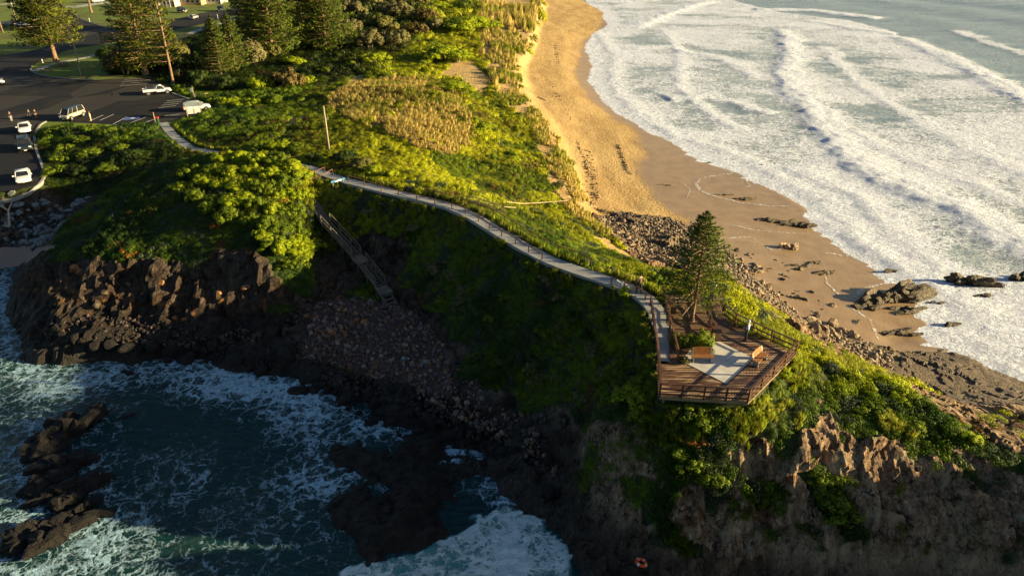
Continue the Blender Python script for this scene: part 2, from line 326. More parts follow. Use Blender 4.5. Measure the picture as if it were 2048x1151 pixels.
def solve_heights():
    pts = []
    for ln in H_LINES:
        w = [at(*p) for p in ln]
        if len(w) == 1: pts.append(w[0])
        for a, b in zip(w[:-1], w[1:]):
            n = max(1, int(math.hypot(a[0]-b[0], a[1]-b[1])/.4))
            pts += [tuple(a[i]+(b[i]-a[i])*k/n for i in range(3)) for k in range(n+1)]
    # far land, far sea and the sea near the camera
    for x in np.arange(GX0, -70, 4): pts += [(x, y, 6.5) for y in (200, 240, 280, 330, 380, GY1-1)]
    for x in np.arange(-70, -2, 4): pts += [(x, GY1-1, 6.), (x, 400, 6.)]
    for x in np.arange(40, GX1, 4): pts += [(x, GY1-1, -4)]
    for x in np.arange(GX0, GX1, 3): pts += [(x, GY0+.5, -4 if x < 5 else -1)]+([(x, 20, -3 if x < 5 else .2)] if x < 34 or x > 90 else [])
    # unseen knoll, added right of the picture to throw shade over the bay
    for x, y, z in ((40, 30, 9), (46, 29, 14), (52, 28, 17), (60, 27, 17), (68, 26, 14), (40, 22, 11), (46, 20, 15), (54, 18, 17.5), (62, 18, 16), (70, 20, 12), (48, 14, 12), (56, 14, 13), (44, 33.5, 8), (52, 34, 8.5), (60, 34, 8)): pts += [(x+a, y+b, z) for a in (-1, 0, 1) for b in (-.5, .5)]
    for y in np.arange(GY0, 78, 3): pts += [(x, y, -3) for x in (GX0+1, -150, -100, -75)]
    for y in np.arange(84, 200, 3): pts += [(GX0+1, y, 6.5)]
    for y in np.arange(60, GY1, 3): pts += [(GX1-1, y, -5)]
    for y in np.arange(36, 52, 3): pts += [(x, y, 5) for x in (60, 75)]
    P = np.array(pts)
    # level areas
    lv = []
    for poly, z in ((CAR_W, 6.5), (DECK_W, 10.82)):
        xs = [p[0] for p in poly]; ys = [p[1] for p in poly]
        gx, gy = np.meshgrid(np.arange(max(GX0, min(xs)), max(xs), .5), np.arange(min(ys), min(GY1, max(ys)), .5))
        gx, gy = gx.ravel(), gy.ravel(); m = inpoly(gx, gy, poly); lv.append(np.c_[gx[m], gy[m], np.full(m.sum(), z)])
    pw = np.array([at(*p) for p in PATH]);
    for s in (-.9, -.45, .45, .9):
        for a, b in zip(pw[:-1], pw[1:]):
            d = b[:2]-a[:2]; L = np.hypot(*d); nn = np.array([-d[1], d[0]])/L
            for k in range(int(L/.4)+1): q = a+(b-a)*k*.4/L; lv.append(np.array([[q[0]+nn[0]*s, q[1]+nn[1]*s, q[2]]]))
    P = np.vstack([P]+lv)
    Z = None
    for st in (32, 16, 8, 4, 2, 1):
        nx = (NXG-1)//st+1; ny = (NYG-1)//st+1; h = GS*st
        ix = np.clip(np.rint((P[:, 0]-GX0)/h).astype(int), 0, nx-1); iy = np.clip(np.rint((P[:, 1]-GY0)/h).astype(int), 0, ny-1)
        inside = (P[:, 0] > GX0-2) & (P[:, 0] < GX1+2) & (P[:, 1] > GY0-2) & (P[:, 1] < GY1+2)
        S = np.zeros((ny, nx)); C = np.zeros((ny, nx))
        np.add.at(S, (iy[inside], ix[inside]), P[inside, 2]); np.add.at(C, (iy[inside], ix[inside]), 1)
        K = C > 0; V = np.where(K, S/np.maximum(C, 1), 0)
        if Z is None: Z = np.full((ny, nx), 2.0)
        else:
            yy = np.clip(np.arange(ny)/2, 0, Z.shape[0]-1); xx = np.clip(np.arange(nx)/2, 0, Z.shape[1]-1)
            y0 = yy.astype(int); x0 = xx.astype(int); y1 = np.minimum(y0+1, Z.shape[0]-1); x1 = np.minimum(x0+1, Z.shape[1]-1)
            fy = (yy-y0)[:, None]; fx = (xx-x0)[None]
            Z = (Z[y0][:, x0]*(1-fy)*(1-fx)+Z[y1][:, x0]*fy*(1-fx)+Z[y0][:, x1]*(1-fy)*fx+Z[y1][:, x1]*fy*fx)
        Z = np.where(K, V, Z)
        for _ in range(400 if st > 4 else 120 if st > 1 else 60):
            A = np.pad(Z, 1, 'edge'); Z = np.where(K, V, (A[:-2, 1:-1]+A[2:, 1:-1]+A[1:-1, :-2]+A[1:-1, 2:])*.25)
    lock = np.zeros_like(Z, bool)
    gx, gy = np.meshgrid(GX0+np.arange(NXG)*GS, GY0+np.arange(NYG)*GS)
    lock = inpoly(gx, gy, CAR_W) | inpoly(gx, gy, DECK_W)
    for _ in range(4):
        A = np.pad(Z, 1, 'edge'); B = (A[:-2, 1:-1]+A[2:, 1:-1]+A[1:-1, :-2]+A[1:-1, 2:]+4*Z)/8; Z = np.where(lock, Z, B)
    return Z
ZG = solve_heights()
def Hraw(x, y):
    fx = np.clip((np.asarray(x, float)-GX0)/GS, 0, NXG-1.001); fy = np.clip((np.asarray(y, float)-GY0)/GS, 0, NYG-1.001)
    ix = fx.astype(int); iy = fy.astype(int); fx = fx-ix; fy = fy-iy
    return ZG[iy, ix]*(1-fx)*(1-fy)+ZG[iy, ix+1]*fx*(1-fy)+ZG[iy+1, ix]*(1-fx)*fy+ZG[iy+1, ix+1]*fx*fy
def hit(px, py):
    """where a sight line of the survey meets the ground"""
    dx, dy, dz = ray(px, py); t = np.arange(24, 560, .12); x = dx*t; y = dy*t; z = CAMZ+dz*t
    b = np.nonzero((z <= np.maximum(Hraw(x, y), 0)))[0]
    k = b[0] if len(b) else len(t)-1
    return float(x[k]), float(y[k]), float(Hraw(x[k], y[k]))
def hits(l): return [hit(x, y)[:2] for x, y in l]

# ------------------------------------------------------------------ zones of the ground
Z_ROCK = [hits(p) for p in (
 [(-60, 545), (45, 528), (110, 515), (200, 525), (300, 527), (380, 535), (425, 512), (470, 505), (520, 515), (560, 550), (590, 560), (605, 500), (630, 480), (660, 500), (720, 470), (800, 470), (830, 500), (790, 560), (840, 600),
  (900, 660), (940, 700), (920, 750), (1000, 790), (1080, 810), (1150, 815), (1215, 845), (1300, 910), (1330, 960), (1400, 1010), (1440, 1010), (1440, 910), (1500, 905), (1590, 905), (1620, 850), (1640, 800), (1700, 880), (1780, 880), (1850, 890), (1950, 910), (2048, 940),
  (2200, 1010), (2200, 1230), (1500, 1230), (1160, 1250), (900, 1250), (-60, 1200)],
 [(1180, 425), (1250, 425), (1330, 434), (1385, 462), (1445, 505), (1500, 550), (1545, 600), (1610, 642), (1700, 676), (1790, 700), (1900, 700), (2048, 750), (2200, 800), (2200, 960), (2048, 905), (1960, 868), (1800, 785), (1640, 700), (1560, 640), (1470, 570), (1430, 540), (1340, 550), (1290, 530), (1230, 480)],
)]
Z_RIP = hits([(-80, 396), (0, 394), (60, 392), (110, 384), (200, 390), (190, 405), (145, 430), (110, 478), (60, 490), (-80, 500)])
Z_SANDL = hits([(-80, 497), (60, 486), (112, 470), (105, 500), (60, 520), (20, 545), (-80, 580)])
Z_GRAVEL = hits([(560, 690), (600, 605), (700, 590), (780, 605), (850, 650), (895, 690), (920, 740), (900, 800), (800, 770), (650, 730)])
Z_SAND = hits([(1085, -6), (1072, 30), (1058, 60), (1050, 95), (1020, 130), (1035, 190), (1070, 228), (1098, 275), (1118, 320), (1130, 358), (1146, 396), (1180, 432), (1230, 470), (1300, 520), (1400, 535), (1480, 560),
               (1600, 660), (1780, 720), (2100, 820), (2100, 640), (1900, 500), (1700, 400), (1400, 240), (1300, 150), (1290, -6)])
Z_BLOW = [hits(p) for p in ([(1180, 470), (1210, 475), (1280, 520), (1310, 540), (1270, 525), (1215, 495)], [(905, 125), (950, 120), (960, 140), (985, 160), (965, 200), (1000, 225), (960, 190), (930, 165), (880, 150)],
          [(830, 20), (860, 5), (890, 0), (880, 20), (850, 30)], [(900, 0), (1000, -4), (1075, 0), (1060, 14), (980, 12)], [(580, 237), (620, 228), (600, 245), (560, 262)], [(695, 160), (740, 140), (760, 125), (730, 158), (690, 176)])]
Z_DRY = hits([(660, 195), (720, 165), (830, 160), (900, 170), (945, 240), (955, 300), (900, 310), (840, 300), (780, 270), (700, 240), (655, 215)])
Z_EDGE = hits([(1090, -6), (1075, 40), (1055, 100), (1060, 190), (1130, 290), (1160, 380), (1260, 480), (1200, 470), (1110, 400), (1090, 330), (1060, 250), (1000, 200), (960, 100), (960, -6)])
Z_LAWN = hits([(-80, -6), (300, -6), (460, -6), (520, 30), (440, 60), (340, 70), (240, 110), (215, 145), (300, 152), (350, 185), (420, 205), (380, 235), (340, 250), (0, 260), (-90, 200)])
Z_FOREST = hits([(220, 100), (330, 70), (440, 60), (520, 30), (560, -6), (820, -6), (850, 60), (800, 110), (660, 170), (500, 175), (420, 185), (360, 180), (305, 152), (225, 150)])
Z_DRYSAND = hits([(1075, -6), (1180, -6), (1205, 30), (1190, 60), (1160, 80), (1150, 110), (1140, 150), (1165, 190), (1200, 225), (1260, 262), (1272, 300), (1262, 345), (1290, 400), (1350, 440), (1300, 480), (1150, 430), (1050, 240), (1010, 130)])
Z_VEGCLIFF = [hits(p) for p in ([(1300, 850), (1440, 895), (1450, 960), (1440, 1010), (1400, 1000), (1330, 1000), (1300, 920)], [(1620, 950), (1680, 960), (1725, 1020), (1735, 1080), (1680, 1080), (1640, 1040), (1590, 960)],
          [(1240, 950), (1300, 960), (1290, 1030), (1250, 1020)], [(1480, 960), (1560, 960), (1580, 1010), (1500, 1010)], [(1780, 890), (1860, 895), (1990, 960), (1980, 980), (1880, 930)], [(590, 500), (640, 470), (620, 560), (600, 590), (560, 570)], [(700, 590), (740, 560), (760, 590), (740, 600)],
          [(640, 420), (800, 430), (800, 470), (690, 470)])]
DECKH = DECK_W

def masks(x, y):
    """ground zones at arrays of places: rock, sand, wet, lawn, gravel, dry grass, vegetation"""
    x = np.asarray(x, float); y = np.asarray(y, float); h = Hraw(x, y)
    jx = x+.9*fbm(x*.5, y*.5, 3, 3, 5); jy = y+.9*fbm(x*.5, y*.5, 9, 3, 6)
    rock = inpoly(jx, jy, Z_ROCK[0]) | inpoly(jx, jy, Z_ROCK[1])
    e = .5; sl = np.hypot(Hraw(x+e, y)-Hraw(x-e, y), Hraw(x, y+e)-Hraw(x, y-e))/(2*e)
    left = (x < 3) & (y < 82)
    rock |= ((h < 1.4) & left & ~inpoly(jx, jy, Z_SANDL)) | (sl > 2.4) & (h < 8)
    rock &= ~inpoly(x, y, DECKH)
    vc = np.zeros(x.shape, bool)
    for p in Z_VEGCLIFF: vc |= inpoly(jx, jy, p)
    patch = (fbm(x*.22, y*.22, h*.2, 4, 50) > .34) & (h > 3.0) & rock & (y < 60)
    rock &= ~((x > 16) & (y > 46) & (h < 3.2) & (h > .5) & (fbm(x*.45, y*.45, 0, 3, 51) < -.12) & (y-x*.2 > 47))
    rock &= ~(vc | patch)
    rock &= ~inpoly(jx, jy, Z_GRAVEL)
    sand = (inpoly(x-1.5+2.6*fbm(x*.22, y*.22, 4, 3, 53), y+.6*fbm(x*.3, y*.3, 8, 3, 54), Z_SAND) | ((h < 2.4) & (x > 15) & (y > 60)) | inpoly(jx, jy, Z_SANDL)) & ~rock
    blow = np.zeros(x.shape, bool)
    for p in Z_BLOW: blow |= inpoly(jx, jy, p)
    edge = inpoly(jx, jy, Z_EDGE)
    blow |= edge & (fbm(x*.42, y*.12, 0, 4, 33) > .14)
    sand |= blow & ~rock
    drys = inpoly(jx*.2+x*.8, jy*.2+y*.8, Z_DRYSAND)
    dd_ = dist_line(x, y, Z_DRYSAND+[Z_DRYSAND[0]]); dd_ = np.where(inpoly(x, y, Z_DRYSAND), -dd_, dd_)
    wet = (sand & ~blow & (h < 2.4) & (x > 5))*smooth(-1.2, 3.2, dd_+1.2*fbm(x*.25, y*.25, 0, 3, 52))
    lawn = inpoly(x, y, Z_LAWN) & ~inpoly(x, y, Z_FOREST)
    grav = inpoly(jx, jy, Z_GRAVEL)
    rip = inpoly(jx, jy, Z_RIP)
    dry = inpoly(jx, jy, Z_DRY) | (edge & ~sand)
    forest = inpoly(jx, jy, Z_FOREST)
    f = lambda m: m.astype(float)
    return dict(rock=f(rock | rip), sand=f(sand), wet=f(wet), lawn=f(lawn), gravel=f(grav), dry=f(dry), forest=f(forest), rip=f(rip), blow=f(blow), h=h, slope=sl)

def axis(segs, lo, hi):
    """coordinates at a spacing that grows outwards"""
    a = []
    for s, e, d in segs: a += list(np.arange(s, e-1e-6, d))
    a.append(segs[-1][1]); d = segs[0][2]; s = segs[0][0]; left = []
    while s > lo: d *= 1.12; s -= d; left.append(s)
    d = segs[-1][2]; s = segs[-1][1]; right = []
    while s < hi: d *= 1.12; s += d; right.append(s)
    return np.array(left[::-1]+a+right)
def grid_faces(nx, ny):
    i = (np.arange(ny-1)[:, None]*nx+np.arange(nx-1)[None]).ravel()
    return np.c_[i, i+1, i+nx+1, i+nx]

# ------------------------------------------------------------------ ground mesh
def ground_material():
    m, nt, b = mat('ground'); q = NT(nt); P = q.pos()
    A = q.sep(q.attr('zone_a', 'Color')); B = q.sep(q.attr('zone_b', 'Color'))
    rock, sand, wet = A[0], A[1], A[2]; lawn, grav, dry = B[0], B[1], B[2]
    Z = q.n('ShaderNodeSeparateXYZ'); q.put(Z.inputs[0], P); z = Z.outputs[2]
    # vegetated soil
    n1 = q.noise(P, .35, 5); n2 = q.noise(P, 3.5, 5)
    soil = q.ramp(n2, [(.3, (.012, .02, .004)), (.6, (.035, .05, .010)), (.8, (.07, .06, .02))])
    # lawn
    lw = q.mix(q.rng(n2, .35, .65), (.09, .15, .012), (.16, .21, .02))
    lw = q.mix(q.rng(q.noise(P, .15, 3), .45, .65), lw, (.10, .10, .03))
    c = q.mix(lawn, soil, lw)
    dr = q.ramp(n2, [(.3, (.12, .09, .03)), (.7, (.30, .22, .09))]); c = q.mix(q.math('MULTIPLY', dry, .8), c, dr)
    # sand
    ripple = q.noise(q.scale(P, (1, 1, 1)), 2.2, 6, .6); fine = q.noise(P, 9, 4, .7)
    foot = q.vor(P, 2.6, 'F1')
    sd = q.ramp(q.math('ADD', q.math('MULTIPLY', ripple, .6), q.math('MULTIPLY', fine, .4)), [(.3, (.42, .285, .115)), (.7, (.58, .41, .18))])
    wk = q.rng(q.noise(q.scale(P, (1.6, .55, 1)), .55, 6, .62, .6), .62, .68)
    wm = wet
    ws = q.ramp(q.noise(P, .5, 5), [(.3, (.27, .185, .105)), (.7, (.36, .255, .15))])
    wet2 = q.rng(wm, .05, .95)
    sd = q.mix(q.rng(q.noise(q.scale(P, (1, .35, 1)), .22, 5, .6), .40, .62), sd, q.mix(1, sd, (.78, .74, .70), 'MULTIPLY')); sd = q.mix(q.math('MULTIPLY', wk, .5), sd, (.16, .11, .06)); sd = q.mix(q.math('MULTIPLY', q.rng(Z.outputs[0], 0, -10), q.rng(Z.outputs[1], 92, 86)), sd, (.30, .22, .185))
    sdw = q.mix(wet2, sd, ws)
    c = q.mix(sand, c, sdw)
    # rock
    Ps = q.rot(P, (.08, .22, .35), (2.0, 1.1, .75))
    warp = q.vmath('ADD', Ps, q.vmath('SCALE', q.noise(P, .6, 4, out=1), sc=1.6))
    rn = q.math('ADD', q.math('MULTIPLY', q.noise(warp, .9, 9, .72), .72), q.math('MULTIPLY', q.noise(P, 4.5, 5, .7), .28))
    cr = q.vor(q.vmath('ADD', Ps, q.vmath('SCALE', q.noise(P, 1.5, 4, out=1), sc=.9)), 1.15)
    cr2 = q.vor(q.vmath('ADD', P, q.vmath('SCALE', q.noise(P, 2.5, 3, out=1), sc=.5)), 3.1)
    rc = q.ramp(rn, [(.34, (.03, .022, .018)), (.43, (.12, .09, .07)), (.50, (.25, .19, .15)), (.57, (.38, .31, .25)), (.66, (.58, .51, .44))])
    rc = q.mix(q.rng(q.noise(P, .4, 5, .65), .56, .66), rc, (.12, .06, .032))
    rc = q.mix(q.math('MULTIPLY', q.rng(q.noise(P, 1.1, 6, .75), .55, .62), .7), rc, (.26, .31, .27))
    cm = q.rng(q.math('ADD', cr, q.math('MULTIPLY', q.math('SUBTRACT', q.noise(P, 1.3, 4), .42), .25)), -.01, .06); rc = q.mix(q.math('MULTIPLY', cm, 1), (.012, .01, .009), rc)
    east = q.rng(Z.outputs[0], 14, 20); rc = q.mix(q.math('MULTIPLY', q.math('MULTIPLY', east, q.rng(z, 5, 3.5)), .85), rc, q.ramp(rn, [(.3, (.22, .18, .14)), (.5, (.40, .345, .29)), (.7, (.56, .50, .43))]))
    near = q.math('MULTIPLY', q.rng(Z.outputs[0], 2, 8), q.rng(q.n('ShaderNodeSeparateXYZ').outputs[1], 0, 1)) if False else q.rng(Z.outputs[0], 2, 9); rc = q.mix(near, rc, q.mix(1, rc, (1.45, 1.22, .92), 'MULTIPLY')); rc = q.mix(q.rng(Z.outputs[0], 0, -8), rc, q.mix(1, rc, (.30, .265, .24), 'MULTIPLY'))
    # orange lichen band above the tide, black below
    lic = q.math('MULTIPLY', q.rng(q.noise(P, .9, 5, .7), .55, .62), q.math('MULTIPLY', q.rng(z, 2.4, 3), q.rng(z, 5.2, 3.8)))
    rc = q.mix(q.math('MULTIPLY', lic, q.rng(Z.outputs[0], -8, -20)), rc, (.30, .12, .025))
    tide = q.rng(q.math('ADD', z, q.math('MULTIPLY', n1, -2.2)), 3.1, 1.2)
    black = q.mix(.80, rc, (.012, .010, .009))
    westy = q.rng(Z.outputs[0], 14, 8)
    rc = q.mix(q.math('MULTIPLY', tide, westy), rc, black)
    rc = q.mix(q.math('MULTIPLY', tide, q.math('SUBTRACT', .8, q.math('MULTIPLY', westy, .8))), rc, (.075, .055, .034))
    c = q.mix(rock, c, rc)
    # shingle
    peb = q.vor(q.vmath('ADD', P, q.vmath('SCALE', q.noise(P, 3, 3, out=1), sc=.5)), 11, 'F1', out=1); pe = q.vor(P, 10)
    gc = q.mix(.7, q.ramp(q.sep(peb)[0], [(0, (.10, .07, .065)), (.5, (.22, .155, .14)), (1, (.40, .33, .30))]), (.20, .14, .125)); gc = q.mix(q.rng(q.noise(P, .5, 6, .7), .4, .62), q.mix(1, gc, (.55, .5, .48), 'MULTIPLY'), gc)
    gc = q.mix(q.rng(pe, 0, .12), (.02, .016, .015), gc)
    c = q.mix(q.math('MULTIPLY', grav, q.rng(z, .9, 1.5)), c, gc)
    q.put(b.inputs['Base Color'], c)
    rg = q.math('SUBTRACT', .92, q.math('MULTIPLY', q.math('MULTIPLY', sand, wet2), .62)); rg = q.math('SUBTRACT', rg, q.math('MULTIPLY', q.math('MULTIPLY', tide, rock), .4))
    q.put(b.inputs['Roughness'], rg); b.inputs['Specular IOR Level'].default_value = .35
    hr = q.math('MULTIPLY', rock, q.math('ADD', q.math('MULTIPLY', q.math('SUBTRACT', rn, .5), 1.4), q.math('MULTIPLY', cm, .5)))
    hs = q.math('MULTIPLY', q.math('MULTIPLY', sand, q.math('SUBTRACT', 1, wet2)), q.math('ADD', q.math('MULTIPLY', foot, -.08), q.math('MULTIPLY', fine, .09)))
    hg = q.math('MULTIPLY', grav, q.math('MULTIPLY', pe, .2))
    hh = q.math('ADD', q.math('ADD', q.math('MULTIPLY', hr, .95), hs), q.math('ADD', hg, q.math('MULTIPLY', n2, .03)))
    q.put(b.inputs['Normal'], q.bump(hh, 1, 1.0))
    return m

def build_ground():
    xs = axis([(-75, -20, .36), (-20, 0, .26), (0, 42, .19), (42, 75, .4), (75, 120, .9)], -4000, 4000)
    ys = axis([(24, 44, .14), (44, 72, .24), (72, 112, .34), (112, 200, .65), (200, 420, 1.6)], -500, 6000)
    X, Y = np.meshgrid(xs, ys); X = X.ravel(); Y = Y.ravel(); mk = masks(X, Y); Z = mk['h'].copy()
    nx, ny = len(xs), len(ys)
    far = (X < GX0) | (X > GX1) | (Y > GY1) | (Y < GY0)
    lockp = inpoly(X, Y, CAR_W) | inpoly(X, Y, DECK_W) | (dist_line(X, Y, [at(*p) for p in PATH]) < 1.3)
    free = ~(lockp | far); fr = free.astype(float)
    veg = 1-np.clip(mk['rock']+mk['sand']+mk['gravel'], 0, 1)
    Z += fr*veg*(1-mk['lawn'])*(.30*fbm(X*.28, Y*.28, 0, 4, 11)+.14*fbm(X*1.1, Y*1.1, 0, 3, 12))
    Z += fr*mk['sand']*(mk['wet']*.03*fbm(X*.1, Y*.1, 0, 2, 13)+(1-mk['wet'])*(.12*fbm(X*.25, Y*.25, 0, 3, 14)+.035*fbm(X*2.2, Y*2.2, 0, 2, 15)))
    Z += fr*(mk['rock'] > .5)*((X < 9) & (Z < 1.7) & (Y < 60))*(1.15*fbm(X*.30, Y*.42, 0, 5, 18)-.08)
    # rock relief in three dimensions
    rk = (mk['rock']*(1-mk['rip']) > 0) & free
    zi = Z.reshape(ny, nx); gy, gx = np.gradient(zi, ys, xs); N = np.c_[-gx.ravel(), -gy.ravel(), np.ones(len(X))]; N /= np.linalg.norm(N, axis=1)[:, None]
    idx = np.nonzero(rk & (Z > -1.5))[0]; x, y, z = X[idx], Y[idx], Z[idx]
    # tilted bedding
    ux = (x*.90+y*.34-z*.22)*1.75; uy = (-x*.34+y*.90+z*.1)*.95; uz = (z*.9+x*.25-y*.1)*.72
    wx = .5*fbm(x*.5, y*.5, z*.5, 3, 21); wy = .5*fbm(x*.5, y*.5, z*.5, 3, 22)
    d1, e1, i1, p1 = worley(ux*.30+wx*.8, uy*.30+wy*.8, uz*.30, 30); d2, e2, i2, p2 = worley(ux*.85+wx*.6, uy*.85+wy*.6, uz*.85, 40)
    rg = 1-np.abs(fbm(ux*.30, uy*.30, uz*.30, 4, 23))*2
    amp = smooth(.1, 2.5, z)*.7+.36
    amp = np.where((x > 22) & (z < 3.5), .38, amp)
    off = amp*((i1-.5)*1.0+p1*.75+.55*fbm(x*.4, y*.4, z*.4, 3, 24)+smooth(0, .05, e1)*.25-.15+(i2-.5)*.30+p2*.55+smooth(0, .08, e2)*.12+rg*.45-.25)
    off = np.where((x > 14) & (y > 46), off*.55, np.where((x > 3) & (z > 1.2), off*.40, off*.62))
    hor = np.clip(mk['slope'][idx], 0, 1)
    X[idx] += off*N[idx, 0]*hor; Y[idx] += off*N[idx, 1]*hor; Z[idx] += off*np.maximum(N[idx, 2], .45)
    V = np.c_[X, Y, Z]; me = np_mesh('ground', V, grid_faces(nx, ny), ground_material())
    Fq = grid_faces(nx, ny); rockf = mk['rock'][Fq].mean(1) > .6; me.polygons.foreach_set('use_smooth', ~rockf)
    for nm, ks in (('zone_a', ('rock', 'sand', 'wet')), ('zone_b', ('lawn', 'gravel', 'dry'))):
        a = me.color_attributes.new(nm, 'FLOAT_COLOR', 'POINT'); c = np.ones((len(X), 4), np.float32)
        for i, k in enumerate(ks): c[:, i] = mk[k]
        a.data.foreach_set('color', c.ravel())
    o = link('ground', me); tag(o, 'headland, dunes and beach', None, None, 'structure')
    return o
GROUND = build_ground()

# ------------------------------------------------------------------ the sea
W0 = lambda l: [at(x, y, 0)[:2] for x, y in l]
BREAK = [(W0([(1560, 55), (1578, 100), (1562, 150), (1590, 188), (1620, 228), (1640, 262), (1680, 300), (1730, 338), (1800, 374), (1860, 398), (1910, 420), (1960, 448), (2048, 500), (2300, 640)]), .47, 7),
         (W0([(1790, 72), (1850, 98), (1900, 122), (1960, 152), (2048, 200), (2300, 330)]), .47, 8),
         (W0([(1270, 60), (1300, 44), (1340, 28), (1390, 12), (1430, 2)]), .5, 8),
         (W0([(1250, 100), (1330, 95), (1450, 120), (1520, 160)]), .22, 6), (W0([(1330, 200), (1420, 195), (1540, 230)]), .35, 6), (W0([(1560, 330), (1680, 380), (1800, 470), (1900, 560)]), .22, 5),
         (W0([(1190, 60), (1230, 110), (1225, 170), (1270, 225), (1350, 270), (1440, 300), (1540, 345), (1640, 400), (1720, 470), (1800, 540), (1900, 610), (2048, 700)]), .14, 4), (W0([(1330, 60), (1360, 110), (1350, 170), (1420, 230), (1500, 270)]), .16, 4),
         (W0([(1640, 90), (1700, 150), (1760, 200), (1850, 250), (1950, 300), (2048, 350), (2200, 420)]), .16, 5), (W0([(1700, 260), (1800, 310), (1900, 350), (2048, 420)]), .14, 4), (W0([(1650, 440), (1760, 520), (1860, 570), (2000, 640)]), .14, 4), (W0([(1600, 40), (1700, 56), (1800, 70)]), .3, 6),
         (W0([(1900, 60), (2048, 110), (2200, 160)]), .3, 8), (W0([(1500, 20), (1620, 22), (1760, 40)]), .5, 10)]
SURF = W0([(1170, -30), (1165, 100), (1160, 200), (1300, 300), (1480, 380), (1600, 480), (1700, 560), (1720, 720), (2100, 800), (2500, 900), (2500, 330), (2048, 180), (1900, 110), (1790, 68), (1700, 40), (1560, 25), (1450, -4), (1400, -30)])
CALM = [W0(p) for p in ([(1420, 150), (1560, 160), (1610, 240), (1560, 250), (1440, 235), (1330, 250), (1300, 210)], [(1570, 110), (1700, 90), (1830, 110), (1860, 130), (1700, 130)],
        [(1230, 40), (1330, 60), (1400, 90), (1540, 110), (1540, 140), (1380, 130), (1260, 110)], [(1650, 290), (1780, 360), (1800, 400), (1660, 330)])]
BAYFOAM = [(W0([(-60, 560), (20, 590), (10, 680), (40, 735), (120, 760), (220, 750), (330, 730), (420, 745), (520, 765), (620, 790), (690, 830)]), 7, .42),
           (W0([(690, 850), (760, 856), (850, 868), (910, 905), (960, 958), (1000, 995)]), 2.6, .5),
           (W0([(60, 860), (50, 1000), (20, 1060), (60, 1151)]), 7, .4), (W0([(200, 830), (180, 930), (210, 1010), (330, 930), (380, 1040), (430, 1151)]), 5, .33),
           (W0([(560, 880), (640, 900), (650, 960)]), 4, .34), (W0([(-50, 740), (0, 860), (30, 940)]), 5, .3)]
SPLASH = W0([(700, 1140), (800, 1125), (850, 1100), (905, 1050), (960, 1020), (1010, 1018), (1060, 1025), (1120, 1060), (1145, 1130), (1160, 1220), (900, 1240), (680, 1180)])
def sea_material():
    m, nt, b = mat('sea_water'); q = NT(nt); P = q.pos(); A = q.sep(q.attr('foam', 'Color')); f, surf, deep = A[0], A[1], A[2]
    w1 = q.vmath('SCALE', q.noise(P, .35, 4, out=1), sc=3.0); w2 = q.vmath('SCALE', q.noise(P, 1.3, 3, out=1), sc=.9)
    W = q.vmath('ADD', P, q.vmath('ADD', w1, w2))
    web = q.math('SUBTRACT', 1, q.rng(q.vor(W, .75), 0, .22)); web2 = q.math('SUBTRACT', 1, q.rng(q.vor(W, 2.3), 0, .26))
    nn = q.noise(W, .8, 10, .78, 1.2); big = q.noise(P, .16, 4, .6)
    t = q.math('ADD', q.math('MULTIPLY', web, .17), q.math('MULTIPLY', web2, .16)); t = q.math('ADD', t, q.math('MULTIPLY', nn, .80)); t = q.math('ADD', t, q.math('MULTIPLY', big, .42))
    # surf side: streaky
    Ps = q.rot(W, (0, 0, .12), (.45, 1.25, 1)); st = q.noise(Ps, .42, 10, .76, .4); vs = q.math('SUBTRACT', 1, q.rng(q.vor(Ps, 1.1), 0, .35))
    ts = q.math('ADD', q.math('MULTIPLY', st, .9), q.math('ADD', q.math('MULTIPLY', vs, .22), q.math('MULTIPLY', big, .3)))
    t = q.mix(surf, t, ts); t = q.sep(t)[0]
    th = q.math('SUBTRACT', 1.25, f)
    fm = q.rng(t, q.math('SUBTRACT', th, .04), q.math('ADD', th, .20))
    deepc = q.mix(q.noise(P, .08, 4), (.002, .018, .024), (.006, .066, .072))
    surfc = q.mix(q.noise(q.rot(P, (0, 0, .1), (.4, 1.4, 1)), .12, 5), (.12, .23, .32), (.50, .57, .63))  # pale surf water: bright sky reflection painted into the colour
    wc = q.mix(surf, deepc, surfc); wc = q.mix(q.math('MULTIPLY', deep, .8), wc, (.10, .42, .44))
    fc = q.mix(surf, q.mix(deep, (.42, .68, .86), (.80, .94, .97)), (.76, .83, 1.0))  # bluish foam: skylight painted into its colour
    fc = q.mix(q.math('MULTIPLY', q.rng(q.noise(P, 1.6, 5, .7), .35, .65), .28), fc, wc)
    q.put(b.inputs['Base Color'], q.mix(fm, wc, fc))
    q.put(b.inputs['Roughness'], q.math('ADD', q.math('MULTIPLY', fm, .6), q.math('ADD', .12, q.math('MULTIPLY', surf, .2)))); b.inputs['IOR'].default_value = 1.33
    h = q.math('ADD', q.math('MULTIPLY', q.noise(q.rot(P, (0, 0, .5), (1, 2.2, 1)), .8, 6, .65, .5), .75), q.math('MULTIPLY', fm, .10))
    h = q.math('ADD', h, q.math('MULTIPLY', q.math('MULTIPLY', q.noise(P, 3.5, 4, .7), fm), .16))
    q.put(b.inputs['Normal'], q.bump(h, 1, .8))
    return m
